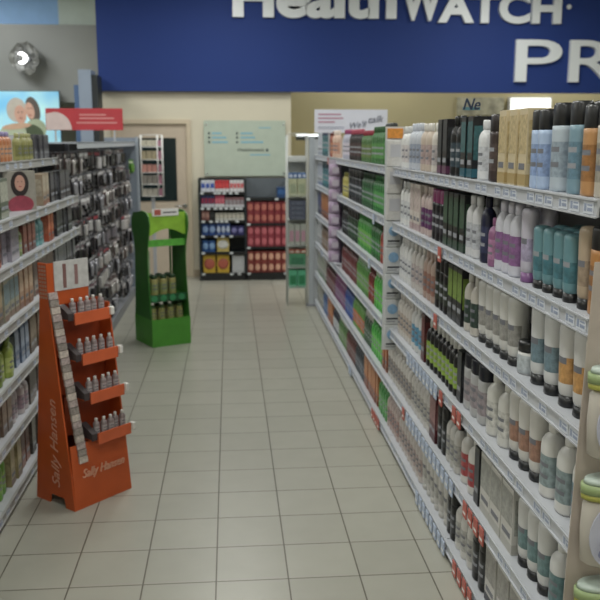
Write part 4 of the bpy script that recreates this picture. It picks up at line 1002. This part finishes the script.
# backlit photo panel with two people
t = empty('photo_panel', (-3.0, 12.2, 1.5)); tag(t, 'bright photo panel of two people embracing, high beyond the left shelving', 'photo panel')
MB().box(-0.72, 0.68, -0.06, 0.0, 0.0, 1.0, mat('#4d5152', 0.5)).build('panel_case', t)
pp = bpy.data.materials.new('photo_print'); pp.use_nodes = True
nt = pp.node_tree; b = nt.nodes['Principled BSDF']; n = nt.nodes.new('ShaderNodeTexNoise'); n.inputs['Scale'].default_value = 1.7
tc = nt.nodes.new('ShaderNodeTexCoord'); nt.links.new(tc.outputs['Object'], n.inputs['Vector'])
r = nt.nodes.new('ShaderNodeValToRGB'); r.color_ramp.elements[0].position = 0.35; r.color_ramp.elements[1].position = 0.62
r.color_ramp.elements[0].color = lin('#6fb4dc'); r.color_ramp.elements[1].color = lin('#b4e0e4')
e_ = r.color_ramp.elements.new(0.72); e_.color = lin('#a4d8b0')
nt.links.new(n.outputs[0], r.inputs[0]); nt.links.new(r.outputs[0], b.inputs['Base Color']); nt.links.new(r.outputs[0], b.inputs['Emission Color']); b.inputs['Emission Strength'].default_value = 0.35
MB().box(-0.71, 0.67, -0.066, -0.061, 0.01, 0.99, pp).build('photo_print', t)
def ell(m, cx, cz, rx, rz, mt, k, rot=0):
    pts = []
    for j in range(22):
        a = 2 * math.pi * j / 22; x = rx * math.cos(a); z = rz * math.sin(a)
        pts.append((cx + x * math.cos(rot) - z * math.sin(rot), cz + x * math.sin(rot) + z * math.cos(rot)))
    m.prism(pts, -0.066 - k * 0.0015, -0.064, mt, 'XZ')
def em(h): return mat(h, 0.5, emit=0.15, var=0.08, scale=12)
m = MB()
ell(m, 0.09, 0.74, 0.135, 0.165, em('#b0aaa2'), 1)
ell(m, 0.31, 0.74, 0.095, 0.18, em('#544c48'), 1, 0.2)
ell(m, 0.14, 0.42, 0.30, 0.15, em('#a3ae98'), 2); ell(m, 0.34, 0.48, 0.14, 0.14, em('#98a48c'), 2); ell(m, 0.10, 0.24, 0.16, 0.14, em('#8a84b4'), 4)
ell(m, 0.14, 0.68, 0.080, 0.125, em('#bd9686'), 3, 0.1); ell(m, 0.27, 0.73, 0.060, 0.115, em('#c09a8a'), 3, 0.2)
ell(m, 0.08, 0.52, 0.20, 0.04, em('#b89a84'), 5, 0.1)
for x, z in ((0.115, 0.71), (0.165, 0.71), (0.255, 0.76), (0.295, 0.765)): ell(m, x, z, 0.010, 0.007, em('#3c3432'), 6)
ell(m, 0.145, 0.63, 0.025, 0.008, em('#95504c'), 6); ell(m, 0.27, 0.67, 0.02, 0.008, em('#95504c'), 6)
m.build('pictured_couple', t)

# tall grey security cabinet beyond the left shelving
t = empty('tall_cabinet', (-1.675, 10.8, 0)); tag(t, 'slim pale grey tall cabinet rising behind the red topper sign', 'cabinet')
MB().box(-0.155, 0.0, 0.0, 0.4, 0, 2.68, mat('#8693a6', 0.5, var=0.03), 0.004).build('cabinet_body', t)
MB().box(0.001, 0.07, 0.02, 0.4, 0, 2.62, mat('#22282c', 0.5)).build('dark_side_cover', t)
MB().box(-0.22, -0.156, 0.05, 0.35, 0, 2.50, mat('#4d6890', 0.5)).build('blue_side_cover', t)

# glowing crescent in a crumpled grey shell at the soffit
t = empty('glowing_crescent', (-2.72, 12.05, 2.92)); tag(t, 'small glowing crescent in crumpled silver shade on the grey soffit', 'lamp')
m = MB(); n_ = 18; rr = random.Random(3)
rings = []
SIL = mat('#6c6e6c', 0.45, 0.3, var=0.2, scale=30)
i_ = m.mi(SIL)
for j, (r_, y_) in enumerate(((0.04, 0.10), (0.09, 0.05), (0.15, 0.0), (0.20, -0.03), (0.19, 0.0), (0.09, 0.12), (0.05, 0.14))):
    rings.append([m.bm.verts.new((math.cos(2 * math.pi * k / n_) * r_ * (1 + rr.uniform(-.18, .18)), y_ + rr.uniform(-.025, .025), math.sin(2 * math.pi * k / n_) * r_ * (1 + rr.uniform(-.18, .18)))) for k in range(n_)])
for j in range(len(rings) - 1):
    for k in range(n_):
        f_ = m.bm.faces.new((rings[j][k], rings[j][(k + 1) % n_], rings[j + 1][(k + 1) % n_], rings[j + 1][k])); f_.material_index = i_
m.build('shade', t)
cres = [(0.05 + 0.075 * math.cos(a), 0.075 * math.sin(a)) for a in [math.pi * (0.35 + 1.3 * j / 14) for j in range(15)]] + [(0.075 + 0.055 * math.cos(a), 0.05 * math.sin(a)) for a in [math.pi * (1.6 - 1.2 * j / 12) for j in range(13)]]
cres = [(-x, z) for x, z in cres]
MB().prism(cres, -0.055, -0.03, mat('#ffffff', 0.5, emit=6, var=0), 'XZ').build('glow_shape', t)
MB().tube((0, 0.10, 0), (0, 0.25, 0), 0.03, STEELD, 10).build('crescent_arm', t)

# ------------------------------------------------------------------ things above and beyond the right shelving
t = empty('topper_sign', (1.30, 8.0, 1.82)); tag(t, 'white topper sign with black script over the far right shelving', 'sign')
MB().box(-0.50, 0.19, -0.006, 0.0, 0.075, 0.29, mat('#d2d5e2', 0.4, var=0.02)).build('white_panel', t)
m = MB()
for z, a, b in ((0.245, -0.465, -0.25), (0.21, -0.465, -0.23), (0.175, -0.465, -0.31)): m.box(a, b, -0.008, -0.0065, z - 0.007, z + 0.007, mat('#b58aa0', 0.5, var=0))
for z in (0.13, 0.115): m.box(-0.465, -0.22, -0.008, -0.0065, z - 0.003, z + 0.003, mat('#9aa0b4', 0.5, var=0))
m.build('pink_lines', t)
Rr = lambda x, z, a: Matrix.Translation((x, -0.008, z)) @ Matrix.Rotation(-a, 4, 'Y') @ Matrix.Rotation(math.pi / 2, 4, 'X')
MB().text("We'll", 0.075, mat('#50566a', 0.5, var=0), Rr(-0.16, 0.115, 0.12), 0.001, 0.0005, 0.4, width=0.16).text('talk', 0.085, mat('#50566a', 0.5, var=0), Rr(0.01, 0.165, 0.1), 0.001, 0.0005, 0.4, width=0.15).build('script_lettering', t)
for x in (-0.36, 0.12): MB().box(x - 0.008, x + 0.008, 0.0, 0.01, -0.147 if x < 0 else 0.001, 0.10, STEEL).build('sign_leg', t)
# shelf topper card with dark letters
t = empty('topper_card', (1.10, 3.50, 1.9255)); 
# wall lamps beyond
t.name = 'topper_card'; t.location = (0.985, 3.56, 1.951); tag(t, 'small cut-out card reading Ne in dark letters above the black cartons', 'card')
MB().text('Ne', 0.065, mat('#25344c', 0.5, var=0), standM(0.0, 0, 0.0), 0.002, 0.001, 0.3, width=0.075).build('dark_lettering', t)
MB().box(0.0, 0.075, 0.002, 0.004, -0.003, 0.010, mat('#5c8a94', 0.5)).build('card_foot', t)
o = MB().box(0.98, 1.46, 12.30, 12.42, 1.888, 1.915, mat('#e8eef0', 0.4, emit=2.5, var=0)).build('glow_shape'); o.name = 'light_diffuser'
t = empty('strip_light', (1.02, 12.30, 0)); tag(t, 'glowing horizontal strip light on a dark stand beyond the far end post', 'strip light')
o.parent = t; o.location = (-1.02, -12.30, 0)
MB().box(-0.05, 0.44, 0.0, 0.14, 1.83, 1.885, mat('#3a4444', 0.5)).build('dark_housing', t)
MB().box(0.20, 0.26, 0.02, 0.10, 0.0, 1.83, STEELD).build('stand', t)
t = empty('wall_light', (4.45, 13.4, 2.48)); tag(t, 'bright rectangular wall light glowing just under the blue fascia', 'wall light')
MB().box(-0.02, 0.66, -0.10, 0, -0.28, 0.02, WHITE).build('light_case', t)
MB().box(0.0, 0.64, -0.11, -0.10, -0.26, 0.0, mat('#fbfff6', 0.4, emit=1.6, var=0)).build('light_diffuser', t)
o = MB().box(3.60, 4.36, 13.36, 13.4, 2.22, 2.50, mat('#a8a48c', 0.5, var=0.35, scale=8), 0.004).build('mottled_panel'); tag(o, 'mottled beige panel with painted bright spots left of the wall light', 'panel')  # bright spots put into the panel's mottled colour

for l, g in LABELS.items():
    if len(g) > 1: print('SAME LABEL, TWO GROUPS', l)
